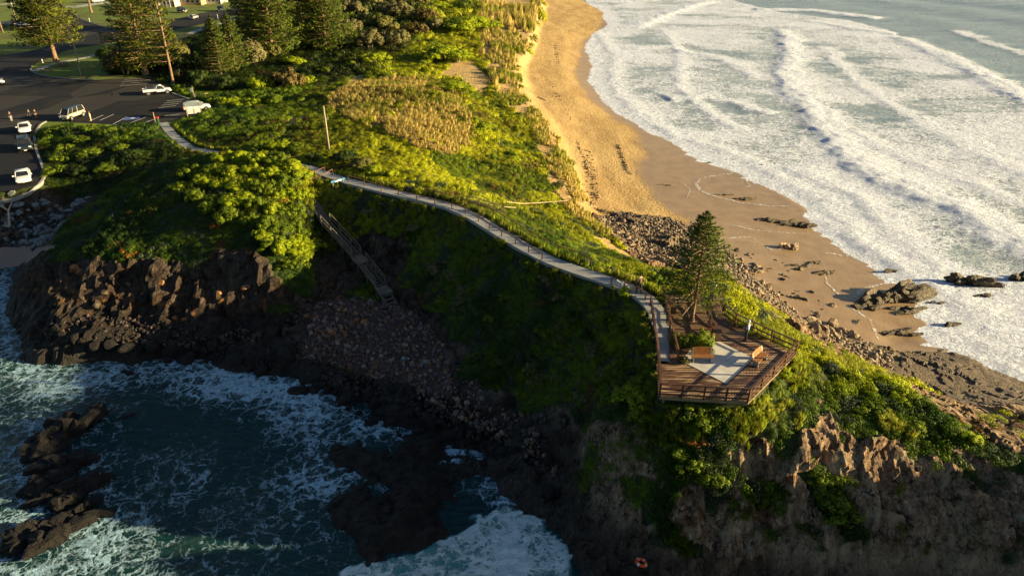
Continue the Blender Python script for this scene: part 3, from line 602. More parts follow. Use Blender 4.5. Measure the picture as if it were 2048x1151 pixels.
def build_sea():
    xs = axis([(-75, 30, .38), (30, 130, .42), (130, 260, .9)], -4500, 6000); ys = axis([(22, 60, .32), (60, 130, .42), (130, 230, .7), (230, 400, 1.2)], -900, 7500)
    X, Y = np.meshgrid(xs, ys); nx, ny = len(xs), len(ys); X = X.ravel(); Y = Y.ravel()
    right = smooth(-2, 10, X-4+ (Y-60)*.02) * smooth(40, 50, Y+np.maximum(0, (X-30))*.3)
    Z = right*(.16*fbm(X*.08, Y*.16, 0, 4, 61)+.10*fbm(X*.5, Y*.9, 0, 3, 62))+(1-right)*(.16*fbm(X*.12, Y*.2, 0, 3, 63)+.07*fbm(X*.7, Y*.8, 0, 3, 64))
    outer = smooth(120, 240, X); Z += outer*.45*np.sin((X*.8+Y*.25)*.16+2*fbm(X*.02, Y*.02, 0, 3, 65))
    f = np.clip(.36+.40*fbm(X*.07, Y*.09, 0, 4, 60), .08, .6)
    insurf = inpoly(X+4*fbm(X*.05, Y*.05, 0, 3, 66), Y+5*fbm(X*.05, Y*.05, 5, 3, 67), SURF)
    f = np.where(insurf, .67+.34*fbm(X*.05, Y*.09, 0, 4, 68), np.where(right > .5, .30+.12*fbm(X*.03, Y*.06, 0, 3, 69), f))
    for c in CALM:
        qx, qy = X+6*fbm(X*.06, Y*.06, 0, 4, 70), Y+6*fbm(X*.06, Y*.06, 4, 4, 71); ic = inpoly(qx, qy, c); dc = dist_line(qx, qy, c+[c[0]]); f = np.where(ic, f-.20*smooth(0, 9, dc), f)
    hg = Hraw(X, Y); dsh = dist_line(X, Y, W0([(x, y) for x, y in SHORE_R])); f = np.where((right > .5), np.maximum(f, .98-dsh*.05*(1+.5*fbm(X*.2, Y*.2, 0, 2, 72))), f)
    for ln, hgt, wd in BREAK:
        far = dist_line(X, Y, ln) < wd*4; i = np.nonzero(far)[0]; x, y = X[i], Y[i]
        d, sd, al = dist_line(x+1.6*fbm(x*.12, y*.12, 0, 3, 73), y+1.6*fbm(x*.12, y*.12, 7, 3, 74), ln, True)
        s = d*sd      # positive: shoreward or seaward depending on line direction
        ends = smooth(0, .06, al)*smooth(1.0, .96, al)
        front = -s    # lines run away from the beach end, left side is seaward
        prof = np.where(front > 0, np.exp(-(front/(wd*.40))**2), np.exp(-(front/(wd*.75))**2))
        Z[i] += hgt*prof*ends*(1+.45*fbm(x*.35, y*.35, 0, 3, 75))+.10*prof*ends*np.minimum(hgt, 1)*fbm(x*1.3, y*1.3, 0, 3, 81)
        k = np.where(front > 0, np.exp(-(front/(wd*.30))**2), np.exp(-(front/(wd*.6))**2)) * (1.15 if hgt > .4 else .75)*(.8+.5*fbm(x*.15, y*.15, 3, 3, 82))
        f[i] = np.maximum(f[i], f[i]+(1.12-f[i])*k*ends)
    lf = right < .5
    for ln, wd, v in BAYFOAM:
        d = dist_line(X, Y, ln); f = np.where(lf, np.maximum(f, (v+.08)*np.exp(-(d/wd)**2)*(1+.35*fbm(X*.15, Y*.15, 0, 3, 80))+.05), f)
    sp = inpoly(X+1.2*fbm(X*.5, Y*.5, 0, 3, 76), Y+1.2*fbm(X*.5, Y*.5, 4, 3, 77), SPLASH) & lf
    dsp = sp.astype(float); f = np.where(sp, .60+.45*fbm(X*.35, Y*.35, 0, 4, 78), f); Z += dsp*.35*np.abs(fbm(X*.8, Y*.8, 0, 4, 79))
    V = np.c_[X, Y, Z]; me = np_mesh('sea', V, grid_faces(nx, ny), sea_material())
    a = me.color_attributes.new('foam', 'FLOAT_COLOR', 'POINT'); c = np.ones((len(X), 4), np.float32); c[:, 0] = np.clip(f, 0, 1.2); c[:, 1] = right; c[:, 2] = dsp; a.data.foreach_set('color', c.ravel())
    o = link('sea', me); tag(o, 'sea with surf and foam', None, None, 'structure')
build_sea()

# ------------------------------------------------------------------ light
SUN_EL = R(12.5); SUN_AZ = math.atan2(-.05, 1.0)       # low from the right
w = bpy.data.worlds.new('World'); scene.world = w; w.use_nodes = True; wn = w.node_tree; bg = wn.nodes['Background']
sky = wn.nodes.new('ShaderNodeTexSky'); sky.sky_type = 'NISHITA'; sky.sun_disc = False
sky.sun_elevation = SUN_EL; sky.sun_rotation = math.pi/2-SUN_AZ; sky.air_density = 1.0; sky.dust_density = 1.2; sky.ozone_density = 1.5
wn.links.new(sky.outputs[0], bg.inputs[0]); bg.inputs[1].default_value = .115
sd = bpy.data.lights.new('sun', 'SUN'); sd.energy = 14.5; sd.angle = R(.5); sd.color = (1.0, .77, .40)
so = bpy.data.objects.new('sun', sd); COL.objects.link(so)
dirv = Vector((math.cos(SUN_EL)*math.cos(SUN_AZ), math.cos(SUN_EL)*math.sin(SUN_AZ), math.sin(SUN_EL)))
so.rotation_euler = dirv.to_track_quat('Z', 'Y').to_euler(); so.location = (60, 40, 60)
scene.view_settings.view_transform = 'Standard'; scene.view_settings.look = 'None'; scene.view_settings.exposure = 0
cy = scene.cycles; cy.max_bounces = 5; cy.diffuse_bounces = 2; cy.glossy_bounces = 2; cy.transmission_bounces = 2; cy.transparent_max_bounces = 4
cy.caustics_reflective = False; cy.caustics_refractive = False
# ------------------------------------------------------------------ foliage
def leaf_material(name, c1, c2, inst=None, rough=.65, trans=.25, bark=None):
    m, nt, b = mat(name); q = NT(nt)
    g = q.n('ShaderNodeObjectInfo').outputs['Random'] if not inst else None
    P = q.pos(); n = q.noise(P, 1.7, 3)
    col = q.ramp(n, [(.3, c1), (.72, c2)])
    if inst: col = q.mix(1.0, q.ramp(n, [(.3, (.62, .62, .62)), (.7, (1.15, 1.15, 1.1))]), q.attr(inst, 'Color', inst=True), 'MULTIPLY')
    vt = q.n('ShaderNodeVectorTransform', vector_type='NORMAL', convert_from='OBJECT', convert_to='WORLD'); q.put(vt.inputs[0], q.attr('out', 'Vector'))
    nn = q.vmath('NORMALIZE', q.vmath('ADD', q.vmath('SCALE', q.nrm(), sc=.42), q.vmath('NORMALIZE', vt.outputs[0]))); q.put(b.inputs['Normal'], nn)
    q.put(b.inputs['Base Color'], col); b.inputs['Roughness'].default_value = rough; b.inputs['Specular IOR Level'].default_value = .25
    if trans:
        t = q.n('ShaderNodeBsdfTranslucent'); q.put(t.inputs[0], q.mix(1, col, (1.1, 1.2, .6), 'MULTIPLY')); ms = q.n('ShaderNodeMixShader'); ms.inputs[0].default_value = trans
        out = [x for x in nt.nodes if x.type == 'OUTPUT_MATERIAL'][0]
        nt.links.new(b.outputs[0], ms.inputs[1]); nt.links.new(t.outputs[0], ms.inputs[2]); nt.links.new(ms.outputs[0], out.inputs[0])
    return m
def quads(C, D, N, L, Wd):
    """leaf quads: centre, direction, normal, length, width -> verts, faces"""
    D = D/np.linalg.norm(D, axis=1)[:, None]; S = np.cross(D, N); S /= np.linalg.norm(S, axis=1)[:, None]+1e-9
    L = L[:, None]/2; Wd = Wd[:, None]/2
    V = np.stack([C-D*L, C+S*Wd, C+D*L, C-S*Wd], 1).reshape(-1, 3)
    return V, np.arange(len(V)).reshape(-1, 4)
def rdir(n, rng):
    v = rng.normal(size=(n, 3)); return v/np.linalg.norm(v, axis=1)[:, None]
def clump_arrays(seed, n=230, leaf=.155, flat=.62, spread=1.0):
    rng = np.random.default_rng(seed); nb = 7
    bc = rng.uniform(-.55, .55, (nb, 2)); br = rng.uniform(.35, .6, nb); bh = rng.uniform(.0, .25, nb)
    k = rng.integers(0, nb, n); d = rdir(n, rng); d[:, 2] = np.abs(d[:, 2])*.9+.05
    r = br[k]*rng.uniform(.75, 1.05, n)
    C = np.c_[bc[k], bh[k]]+d*r[:, None]*np.array([1, 1, flat/.62]); C[:, 2] -= .1
    Nn = d+rdir(n, rng)*.55; Dr = np.cross(Nn, rdir(n, rng)); l = leaf*rng.uniform(.6, 1.3, n)
    return (*quads(C, Dr, Nn, l, l*.6), d+C*.8+np.array([0, 0, .25]))
def tuft_arrays(seed, n=70):
    rng = np.random.default_rng(seed); a = rng.uniform(0, 6.283, n); r = rng.uniform(0, .45, n)
    base = np.c_[np.cos(a)*r, np.sin(a)*r, np.zeros(n)]; lean = rng.uniform(.1, .9, n); a2 = a+rng.normal(0, .5, n)
    tip = base+np.c_[np.cos(a2)*lean*.7-.15, np.sin(a2)*lean*.7, rng.uniform(.6, 1.15, n)]
    S = np.c_[-np.sin(a2), np.cos(a2), np.zeros(n)]*.030
    mid = (base+tip)/2+np.array([0, 0, .12])
    V = np.stack([base-S, base+S, mid+S, mid-S, tip+S*.2, tip-S*.2], 1).reshape(-1, 3); i = np.arange(n)*6
    return V, np.r_[np.c_[i, i+1, i+2, i+3], np.c_[i+3, i+2, i+4, i+5]], tip*np.array([1, 1, .6])+rng.normal(0, .45, tip.shape)
def scatter(name, label, arrays, material, P, ROT, SC, VAR, TINT):
    """one ground-cover object: small plants set out on points by geometry nodes"""
    src = bpy.data.collections.new(name+'_plants')
    for i, (V, Fq, *O) in enumerate(arrays):
        me = np_mesh(name+'_plant', V, Fq, material, False)
        if O: set_out(me, O[0])
        src.objects.link(bpy.data.objects.new('%s_plant_%02d' % (name, i), me))
    me = bpy.data.meshes.new(name); me.vertices.add(len(P)); me.vertices.foreach_set('co', P.astype(np.float32).ravel())
    for nm, tp, v in (('rot', 'FLOAT_VECTOR', ROT), ('sc', 'FLOAT_VECTOR', SC), ('var', 'INT', VAR)):
        a = me.attributes.new(nm, tp, 'POINT'); a.data.foreach_set('vector' if tp == 'FLOAT_VECTOR' else 'value', (v.astype(np.float32) if tp != 'INT' else v.astype(np.int32)).ravel())
    a = me.attributes.new('tint', 'FLOAT_COLOR', 'POINT'); a.data.foreach_set('color', np.c_[TINT, np.ones(len(P))].astype(np.float32).ravel())
    o = link(name, me); g = bpy.data.node_groups.new(name, 'GeometryNodeTree')
    g.interface.new_socket('Geometry', in_out='INPUT', socket_type='NodeSocketGeometry'); g.interface.new_socket('Geometry', in_out='OUTPUT', socket_type='NodeSocketGeometry')
    N = lambda t: g.nodes.new(t); gi, go = N('NodeGroupInput'), N('NodeGroupOutput'); iop = N('GeometryNodeInstanceOnPoints'); ci = N('GeometryNodeCollectionInfo')
    ci.inputs['Collection'].default_value = src; ci.inputs['Separate Children'].default_value = True; ci.inputs['Reset Children'].default_value = True
    def na(nm, tp):
        n = N('GeometryNodeInputNamedAttribute'); n.data_type = tp; n.inputs['Name'].default_value = nm; return n.outputs['Attribute']
    er = N('FunctionNodeEulerToRotation'); L = g.links.new
    L(gi.outputs[0], iop.inputs['Points']); L(ci.outputs[0], iop.inputs['Instance']); iop.inputs['Pick Instance'].default_value = True
    L(na('var', 'INT'), iop.inputs['Instance Index']); L(na('rot', 'FLOAT_VECTOR'), er.inputs[0]); L(er.outputs[0], iop.inputs['Rotation']); L(na('sc', 'FLOAT_VECTOR'), iop.inputs['Scale'])
    L(iop.outputs[0], go.inputs[0]); md = o.modifiers.new('plants', 'NODES'); md.node_group = g
    return tag(o, label, None, None, 'stuff')

def Hs(x, y): return Hraw(x, y)+(0 if np.isscalar(x) else 0)
SHRUBS_XY = []      # (x, y, r) kept clear for named shrubs
def ground_cover():
    rng = np.random.default_rng(3)
    keep = []
    # (x0, x1, y0, y1, cell, size)
    for x0, x1, y0, y1, cell in ((-62, 48, 24, 72, .40), (-75, 40, 72, 104, .44), (-90, 45, 104, 150, .66), (-95, 45, 150, 240, 1.2), (-110, 45, 240, 420, 2.6), (48, 90, 24, 50, .8)):
        gx, gy = np.meshgrid(np.arange(x0, x1, cell), np.arange(y0, y1, cell)); gx = gx.ravel(); gy = gy.ravel()
        gx = gx+rng.uniform(-.5, .5, gx.shape)*cell; gy = gy+rng.uniform(-.5, .5, gy.shape)*cell
        # only what the survey position could look at
        vis = (np.abs(gx) < .84*gy+10) & (gx > -85-gy*.3); keep.append(np.c_[gx[vis], gy[vis], np.full(vis.sum(), cell)])
    K = np.vstack(keep); x, y, cell = K.T; mk = masks(x, y)
    # steep ground needs more plants for the same plan area
    ex = np.nonzero((mk['slope'] > .9) & (y < 104))[0]; xe = x[ex]+rng.uniform(-.3, .3, len(ex)); ye = y[ex]+rng.uniform(-.3, .3, len(ex))
    x = np.r_[x, xe]; y = np.r_[y, ye]; cell = np.r_[cell, cell[ex]]; mk = masks(x, y); h = mk['h']
    ok = (mk['rock'] < .5) & (mk['sand'] < .5) & (mk['gravel'] < .5) & (mk['lawn'] < .5) & (h > 1.8)
    pd = dist_line(x, y, [at(*p) for p in PATH]); ok &= pd > .85+cell*.5
    ok &= ~inpoly(x, y, CAR_W) & ~inpoly(x, y, DECK_W)
    dd = dist_line(x, y, DECK_W+[DECK_W[0]]); ok &= ~(dd < .12)
    cp = dist_line(x, y, CAR_W+[CAR_W[0]]); ok &= cp > .6
    gap = fbm(x*.5, y*.5, 0, 3, 90)
    edge = inpoly(x, y, Z_EDGE); ok &= ~(edge & (fbm(x*.42, y*.12, 0, 4, 33) > .10))
    ok &= ~((gap > .42) & (rng.random(len(x)) < .7))
    # a few pioneers on the cliff ledges
    led = (mk['rock'] > .5) & (mk['rip'] < .5) & (h > 4.0) & (y < 60) & (x > 3) & (fbm(x*.6, y*.6, h*.6, 3, 92) > .10) & (rng.random(len(x)) < .16) & (inpoly(x, y, DECK_W) == 0)
    ok |= led
    gr = ok & ((mk['dry'] > .5) & (fbm(x*.35, y*.35, 0, 3, 93) > -.42) | (edge & ok & (fbm(x*.3, y*.1, 0, 3, 34) > -.08)))
    # band of grass beside the path and round the lookout
    verge = ok & ((pd < 1.6) | ((dd < 1.4) & (y < 60))) & (fbm(x*.7, y*.7, 7, 3, 104) > -.12); gr |= verge
    led2 = ok & (fbm(x*.2, y*.2, 5, 3, 94) > .25) & (y < 48) & (x > 3); gr |= led2
    for lab, m_, kind in (('scrub', ok & ~gr, 0), ('grass', gr, 1)):
        i = np.nonzero(m_)[0]
        if kind: i = np.r_[i, i[(y[i] < 72)], i[(y[i] < 60)]]
        jit = np.zeros(len(i)); jit[m_.sum():] = .35; x_ = x[i]+jit*rng.uniform(-1, 1, len(i)); y_ = y[i]+jit*rng.uniform(-1, 1, len(i)); X, Y, c, H = x_, y_, cell[i], Hraw(x_, y_); n = len(i)
        nz = .30*fbm(X*.28, Y*.28, 0, 4, 11)+.14*fbm(X*1.1, Y*1.1, 0, 3, 12)
        veg = 1-np.clip(mk['rock'][i], 0, 1)
        size = c*(1.15 if kind == 0 else .72)*rng.uniform(.7, 1.35, n)
        big = smooth(.05, .4, fbm(X*.16, Y*.16, 0, 3, 95)); b2 = fbm(X*.55, Y*.55, 0, 3, 97)
        zs = size*(.65+1.1*big+.5*smooth(0, .5, b2)) if kind == 0 else size*rng.uniform(.9, 1.5, n)+.12
        P = np.c_[X, Y, H+nz*veg-.03*c]
        e = .5; gxx = (Hraw(X+e, Y)-Hraw(X-e, Y))/(2*e); gyy = (Hraw(X, Y+e)-Hraw(X, Y-e))/(2*e)
        tl = .65 if kind == 0 else .2
        ROT = np.c_[np.arctan(gyy)*tl, -np.arctan(gxx)*tl, rng.uniform(-.6, .6, n)] if kind else np.c_[np.arctan(gyy)*tl, -np.arctan(gxx)*tl, rng.uniform(0, 0.01, n)]
        if kind == 0: ROT[:, 2] = 0
        SC = np.c_[size, size, zs]
        a = fbm(X*.12, Y*.12, 0, 4, 96); b_ = fbm(X*.5, Y*.5, 0, 3, 97); r1 = rng.random(n)
        if kind == 0:
            g0 = np.array([.028, .075, .006]); g1 = np.array([.14, .22, .006]); g2 = np.array([.52, .52, .010]); bl = np.array([.09, .13, .075]); br = np.array([.17, .10, .03])
            t = np.clip(.5+a*1.6+b_*1.3+(r1-.5)*.9, 0, 1)[:, None]; T = g0*(1-t)+g1*t
            east = np.clip(smooth(-48, -14, X)*smooth(62, 80, Y)+smooth(4, 16, X)*smooth(36, 44, Y), 0, 1)[:, None]*.75; T = T*(1-east)+g2*east*(.62+.55*t)  # sunlight on the eastern slopes painted into the plant tint
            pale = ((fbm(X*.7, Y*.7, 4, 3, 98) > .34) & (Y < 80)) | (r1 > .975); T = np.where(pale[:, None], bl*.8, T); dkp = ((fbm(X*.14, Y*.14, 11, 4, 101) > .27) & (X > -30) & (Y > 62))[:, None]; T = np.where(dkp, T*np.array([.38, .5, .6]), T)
            rus = ((fbm(X*.33, Y*.33, 8, 3, 99) > .46) & (rng.random(n) < .55)); T = np.where(rus[:, None], br, T)
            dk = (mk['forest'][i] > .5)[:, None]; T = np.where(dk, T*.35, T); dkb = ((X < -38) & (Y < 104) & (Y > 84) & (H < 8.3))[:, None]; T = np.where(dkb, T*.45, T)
            arrs = [clump_arrays(s) for s in range(5)]+[clump_arrays(s+20, 150, .22, .5) for s in range(2)]; V = rng.integers(0, 7, n)
            matl = leaf_material('scrub_leaves', (0, 0, 0), (0, 0, 0), 'tint', .6, .28)
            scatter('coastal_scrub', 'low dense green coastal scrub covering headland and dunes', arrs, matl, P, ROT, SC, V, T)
        else:
            g = np.array([.25, .32, .018]); d = np.array([.74, .56, .22]); vg = ((pd[i] < 1.9) | (dd[i] < 1.6) | (Y < 50))
            t = np.clip(.75+a*1.2+(r1-.5)*.7, 0, 1)[:, None]; t = np.where(vg[:, None], np.clip(t-.75, 0, .45), t); T = g*(1-t)+d*t
            arrs = [tuft_arrays(s+50) for s in range(5)]; V = rng.integers(0, 5, n)
            matl = leaf_material('grass_blades', (0, 0, 0), (0, 0, 0), 'tint', .7, .35)
            scatter('dune_grass', 'golden dune grass and green verge tufts', arrs, matl, P, ROT, SC, V, T)
        print(lab, n)
ground_cover()
# ------------------------------------------------------------------ materials for things
M_ASPH = None
def asphalt():
    m, nt, b = mat('asphalt'); q = NT(nt); P = q.pos()
    n = q.noise(P, .12, 6, .6, 1.0); g = q.noise(P, 7, 4, .7); st = q.noise(q.rot(P, (0, 0, .2), (.2, 1.6, 1)), .5, 5, .6)
    c = q.ramp(q.math('ADD', q.math('MULTIPLY', n, .6), q.math('MULTIPLY', st, .4)), [(.3, (.011, .013, .018)), (.5, (.018, .018, .020)), (.7, (.030, .026, .024))])
    cr = q.rng(q.vor(q.vmath('ADD', P, q.vmath('SCALE', q.noise(P, .8, 3, out=1), sc=2.2)), .16), 0, .012); c = q.mix(q.math('SUBTRACT', 1, cr), c, (.018, .018, .02))
    q.put(b.inputs['Base Color'], q.mix(q.rng(g, .2, .9, 0, .5), c, (.1, .1, .1), 'MULTIPLY')); b.inputs['Specular IOR Level'].default_value = .2; q.put(b.inputs['Roughness'], q.rng(n, .3, .7, .7, .95)); q.put(b.inputs['Base Color'], c)
    pt = q.sep(q.vor(q.rot(P, (0, 0, .3), (1, .45, 1)), .12, 'F1', out=1))[0]; c = q.mix(q.rng(pt, .62, .66, 0, .6), c, (.055, .05, .047)); ol = q.rng(q.noise(P, .55, 4, .6), .66, .74, 0, .7); c = q.mix(ol, c, (.008, .008, .009)); q.put(b.inputs['Base Color'], c)
    q.put(b.inputs['Normal'], q.bump(g, .3, .02)); return m
def concrete(name='concrete', c1=(.30, .29, .27), c2=(.46, .45, .42)):
    m, nt, b = mat(name); q = NT(nt); P = q.pos(); n = q.noise(P, .9, 7, .65); f = q.noise(P, 14, 3)
    c = q.ramp(n, [(.3, c1), (.7, c2)]); st = q.rng(q.noise(P, 2.2, 5, .7), .60, .72, 0, .5); c = q.mix(st, c, tuple(x*.55 for x in c1))
    q.put(b.inputs['Base Color'], c); b.inputs['Roughness'].default_value = .85; q.put(b.inputs['Normal'], q.bump(f, .25, .02)); return m
def wood(name, c1, c2, rough=.6):
    m, nt, b = mat(name); q = NT(nt); o = q.obj(); n = q.noise(q.scale(o, (3, 3, 14)), 2.2, 5, .65); n2 = q.noise(o, 1.1, 3)
    c = q.ramp(n, [(.3, c1), (.7, c2)]); c = q.mix(q.rng(n2, .4, .7, 0, .5), c, tuple(x*.5 for x in c1)); q.put(b.inputs['Base Color'], c)
    b.inputs['Roughness'].default_value = rough; q.put(b.inputs['Normal'], q.bump(n, .35, .02)); return m
M_ASPH = asphalt(); M_CONC = concrete(); M_PATH = concrete('footpath_concrete', (.26, .27, .28), (.38, .385, .39)); M_KERB = concrete('kerb_concrete', (.20, .20, .20), (.32, .32, .31))
M_RAIL = wood('brown_rail_timber', (.06, .028, .016), (.15, .07, .038), .5); M_POST = wood('red_brown_post', (.11, .045, .025), (.24, .11, .06)); M_GREYW = wood('weathered_timber', (.11, .09, .07), (.24, .20, .15), .8)
M_PALEW = wood('pale_timber', (.38, .28, .16), (.58, .46, .28)); M_SURFB = wood('orange_varnished_timber', (.22, .08, .015), (.42, .17, .03), .35); M_TREAD = wood('dark_tread_timber', (.06, .055, .05), (.15, .14, .13), .8)
M_STEEL = simple('galvanised_steel', (.42, .44, .46), .45, .2, 5, .7); M_WHITE = simple('white_paint', (.75, .75, .73), .45, .12); M_BLACK = simple('black_rubber', (.02, .02, .022), .7)
M_SOIL = simple('garden_soil', (.16, .09, .05), .95, .6, 3, bump=.6, col2=(.06, .035, .02)); M_BARK = simple('tree_bark', (.27, .17, .10), .9, .5, 3, bump=.6, col2=(.11, .07, .045))
M_BARKG = simple('grey_bark', (.26, .21, .16), .9, .4, 4, bump=.5)

def strip(name, pts, w, dz, m, label, side=0.0, hgt=0.0, zfix=None):
    """a ribbon along a line of places on the ground"""
    P = [Vector((p[0], p[1], 0)) for p in pts]; Q = [P[0]]
    for a, b in zip(P[:-1], P[1:]):
        n = max(1, int((b-a).length/.6)); Q += [a.lerp(b, k/n) for k in range(1, n+1)]
    for _ in range(3): Q = [Q[0]]+[(Q[i-1]+Q[i]*2+Q[i+1])/4 for i in range(1, len(Q)-1)]+[Q[-1]]
    mb = MB(); row = []
    for i, p in enumerate(Q):
        d = (Q[min(i+1, len(Q)-1)]-Q[max(i-1, 0)]).normalized(); n = Vector((-d.y, d.x, 0))
        l, r = p+n*(side+w/2), p+n*(side-w/2)
        z = zfix if zfix is not None else max(float(Hraw(v.x, v.y)) for v in (l, r, p))
        row.append((l.x, l.y, z+dz, r.x, r.y))
    for i, (lx, ly, z, rx, ry) in enumerate(row): mb.v += [(lx, ly, z+hgt), (rx, ry, z+hgt), (lx, ly, z-.35), (rx, ry, z-.35)]
    for i in range(len(row)-1):
        k = i*4; mb.f += [(k+1, k+5, k+4, k), (k, k+4, k+6, k+2), (k+5, k+1, k+3, k+7)]
    o = mb.build(name, m); return tag(o, label, None, None, 'structure')
def flat_poly(name, poly, z, m, label=None, kind='structure', parent=None, thick=0):
    vs = [Vector((x, y, z)) for x, y in poly]; tr = tessellate_polygon([vs]); mb = MB(); mb.v = [tuple(v) for v in vs]; mb.f = [tuple(t) for t in tr]
    n = len(vs)
    if thick:
        mb.v += [(v.x, v.y, z-thick) for v in vs]; mb.f += [(i, (i+1) % n, (i+1) % n+n, i+n) for i in range(n)]
    o = mb.build(name, m, parent); me = o.data; bm = bmesh.new(); bm.from_mesh(me); bmesh.ops.recalc_face_normals(bm, faces=bm.faces)
    if not thick:
        for f in bm.faces:
            if f.normal.z < 0: f.normal_flip()
    bm.to_mesh(me); bm.free()
    return tag(o, label, None, None, kind) if kind else o
A6 = lambda x, y: at(x, y, 6.5)
flat_poly('car_park', CAR_W, 6.54, M_ASPH, 'dark asphalt car park and joining streets')
strip('footpath', [at(*p) for p in PATH], 1.42, .05, M_PATH, 'pale concrete footpath along the ridge to the lookout')
strip('footpath', [A6(*p) for p in [(66, 143), (90, 134), (112, 126), (140, 121), (165, 117), (190, 110), (216, 103), (240, 97)]], 1.5, .05, M_PATH, 'pale path crossing the grass island')
strip('driveway', [A6(*p) for p in [(128, 14), (150, 14), (190, 8), (235, 3), (260, -2)]], 5, .05, M_PATH, 'pale driveway beside the street')
strip('driveway', [A6(*p) for p in [(-60, 52), (0, 48), (60, 40), (100, 36)]], 9, .05, M_ASPH, 'dark parking bay behind the lawn')
strip('footpath', [A6(*p) for p in [(-60, 12), (0, 9), (50, 5), (90, 2)]], 2.5, .05, M_PATH, 'far pale path')
strip('footpath', [A6(*p) for p in [(378, 68), (420, 52), (450, 44), (480, 34), (520, 26)]], 2, .05, M_PATH, 'far pale path right of the street')
KERB = [A6(*p) for p in [(92, 244), (80, 250), (74, 262), (70, 276), (72, 298), (80, 320), (87, 338), (90, 352), (82, 366), (66, 374), (40, 379), (0, 386), (-60, 390)]]
strip('kerb', KERB, .32, .04, M_KERB, 'concrete kerb round the end of the parking bay', 0, .13)
strip('kerb', [A6(*p) for p in [(64, 133), (61, 141), (74, 149), (110, 156), (150, 159.5), (200, 161)]], .25, .04, M_KERB, 'kerb round the grass island', 0, .12)
strip('kerb', [A6(*p) for p in [(112, 0), (127, 13), (164, 40), (214, 57)]], .25, .04, M_KERB, 'kerb of the far street', 0, .12)
strip('kerb', [A6(*p) for p in [(345, 187), (362, 193), (380, 200)]], .3, .04, M_KERB, 'short kerb behind the bays', 0, .12)
mk_l = [((200, 241), (228, 229)), ((226, 249), (254, 234)), ((250, 250), (292, 235)), ((275, 250), (318, 236)), ((178, 243), (206, 231))]+[((x+0, 232-i*1.5), (x+26, 229-i*1.5)) for i, x in enumerate((330, 345))] + \
       [((240+i*3, 172-i*4.2), (296+i*2.5, 168-i*4.0)) for i in range(4)]+[((318+i*5, 216-i*4.5), (352+i*6, 212-i*4.5)) for i in range(4)]
mb = MB()
for a, b in mk_l:
    a = Vector(A6(*a)); b = Vector(A6(*b)); mb.box(((a+b)/2)+Vector((0, 0, .049)), ((b-a).length, .14, .004), math.atan2(b.y-a.y, b.x-a.x))
tag(mb.build('parking_lines', simple('road_paint', (.6, .6, .58), .7, .35)), 'white parking bay lines', None, None, 'structure')
p = Vector(A6(264, 237)); mb = MB().box((p.x, p.y, 6.549), (2.6, 1.9, .004), .3); tag(mb.build('accessible_bay_panel', simple('blue_road_paint', (.10, .16, .42), .7)), 'blue painted panel in a parking bay', None, None, 'structure')
mb = MB(); mb.disc((p.x+.1, p.y+.1, 6.555), .38, (0, 0, 1), .004, 20).box((p.x-.1, p.y+.55, 6.555), (.2, .3, .004), .3).box((p.x+.35, p.y, 6.557), (.4, .12, .004), .3); tag(mb.build('accessible_bay_symbol', M_WHITE), 'white symbol on blue panel', None, None, 'structure')

m, nt, b = mat('swash_foam_lace'); q = NT(nt); P = q.pos(); fo = q.math('MULTIPLY', q.rng(q.noise(P, 2.2, 6, .75), .42, .62), .8); tb = q.n('ShaderNodeBsdfTransparent'); ms = q.n('ShaderNodeMixShader')
q.put(ms.inputs[0], fo); nt.links.new(tb.outputs[0], ms.inputs[1]); nt.links.new(b.outputs[0], ms.inputs[2]); nt.links.new(ms.outputs[0], [x for x in nt.nodes if x.type == 'OUTPUT_MATERIAL'][0].inputs[0]); b.inputs['Base Color'].default_value = (.78, .82, .86, 1); M_LACE = m
rs_ = random.Random(4)
for ln, w_ in (([(1402, 358), (1392, 368), (1398, 380), (1415, 389), (1440, 396), (1480, 406), (1540, 413), (1600, 414)], .7), ([(1402, 358), (1430, 352), (1460, 348), (1475, 338), (1490, 330)], .5), ([(1478, 340), (1492, 358), (1500, 372), (1480, 378)], .3), ([(1360, 362), (1380, 380), (1372, 400)], .25), ([(1450, 448), (1520, 462), (1580, 466), (1640, 470)], .4),
               ([(1425, 478), (1500, 474), (1540, 500), (1600, 496)], .3), ([(1648, 505), (1690, 512), (1735, 505), (1700, 498)], .5), ([(1650, 548), (1655, 570), (1680, 592), (1700, 600)], .35), ([(1700, 600), (1730, 575), (1780, 565)], .6), ([(1690, 610), (1740, 640), (1760, 690)], .5), ([(1146, 166), (1160, 172), (1185, 180)], .5)):
    pts = []
    for a, b_ in zip(ln[:-1], ln[1:]):
        for k in range(5): t = k/5; pts.append(hit(a[0]+(b_[0]-a[0])*t+rs_.uniform(-1.5, 1.5), a[1]+(b_[1]-a[1])*t+rs_.uniform(-1, 1)))
    mb = MB(); n = len(pts)
    for i, p in enumerate(pts):
        d = Vector(pts[min(i+1, n-1)])-Vector(pts[max(i-1, 0)]); d.z = 0; d.normalize(); nn = Vector((-d.y, d.x, 0)); ww = w_*rs_.uniform(.3, 1.0)*min(1, .25+min(i, n-1-i)*.25)
        for s_ in (-1, 1): v = Vector(p)+nn*s_*ww/2; mb.v.append((v.x, v.y, float(Hraw(v.x, v.y))+.05))
    mb.f = [(2*i, 2*i+1, 2*i+3, 2*i+2) for i in range(n-1)]; tag(mb.build('swash_foam', M_LACE), 'thin lace of foam left on the wet sand', None, None, 'structure')

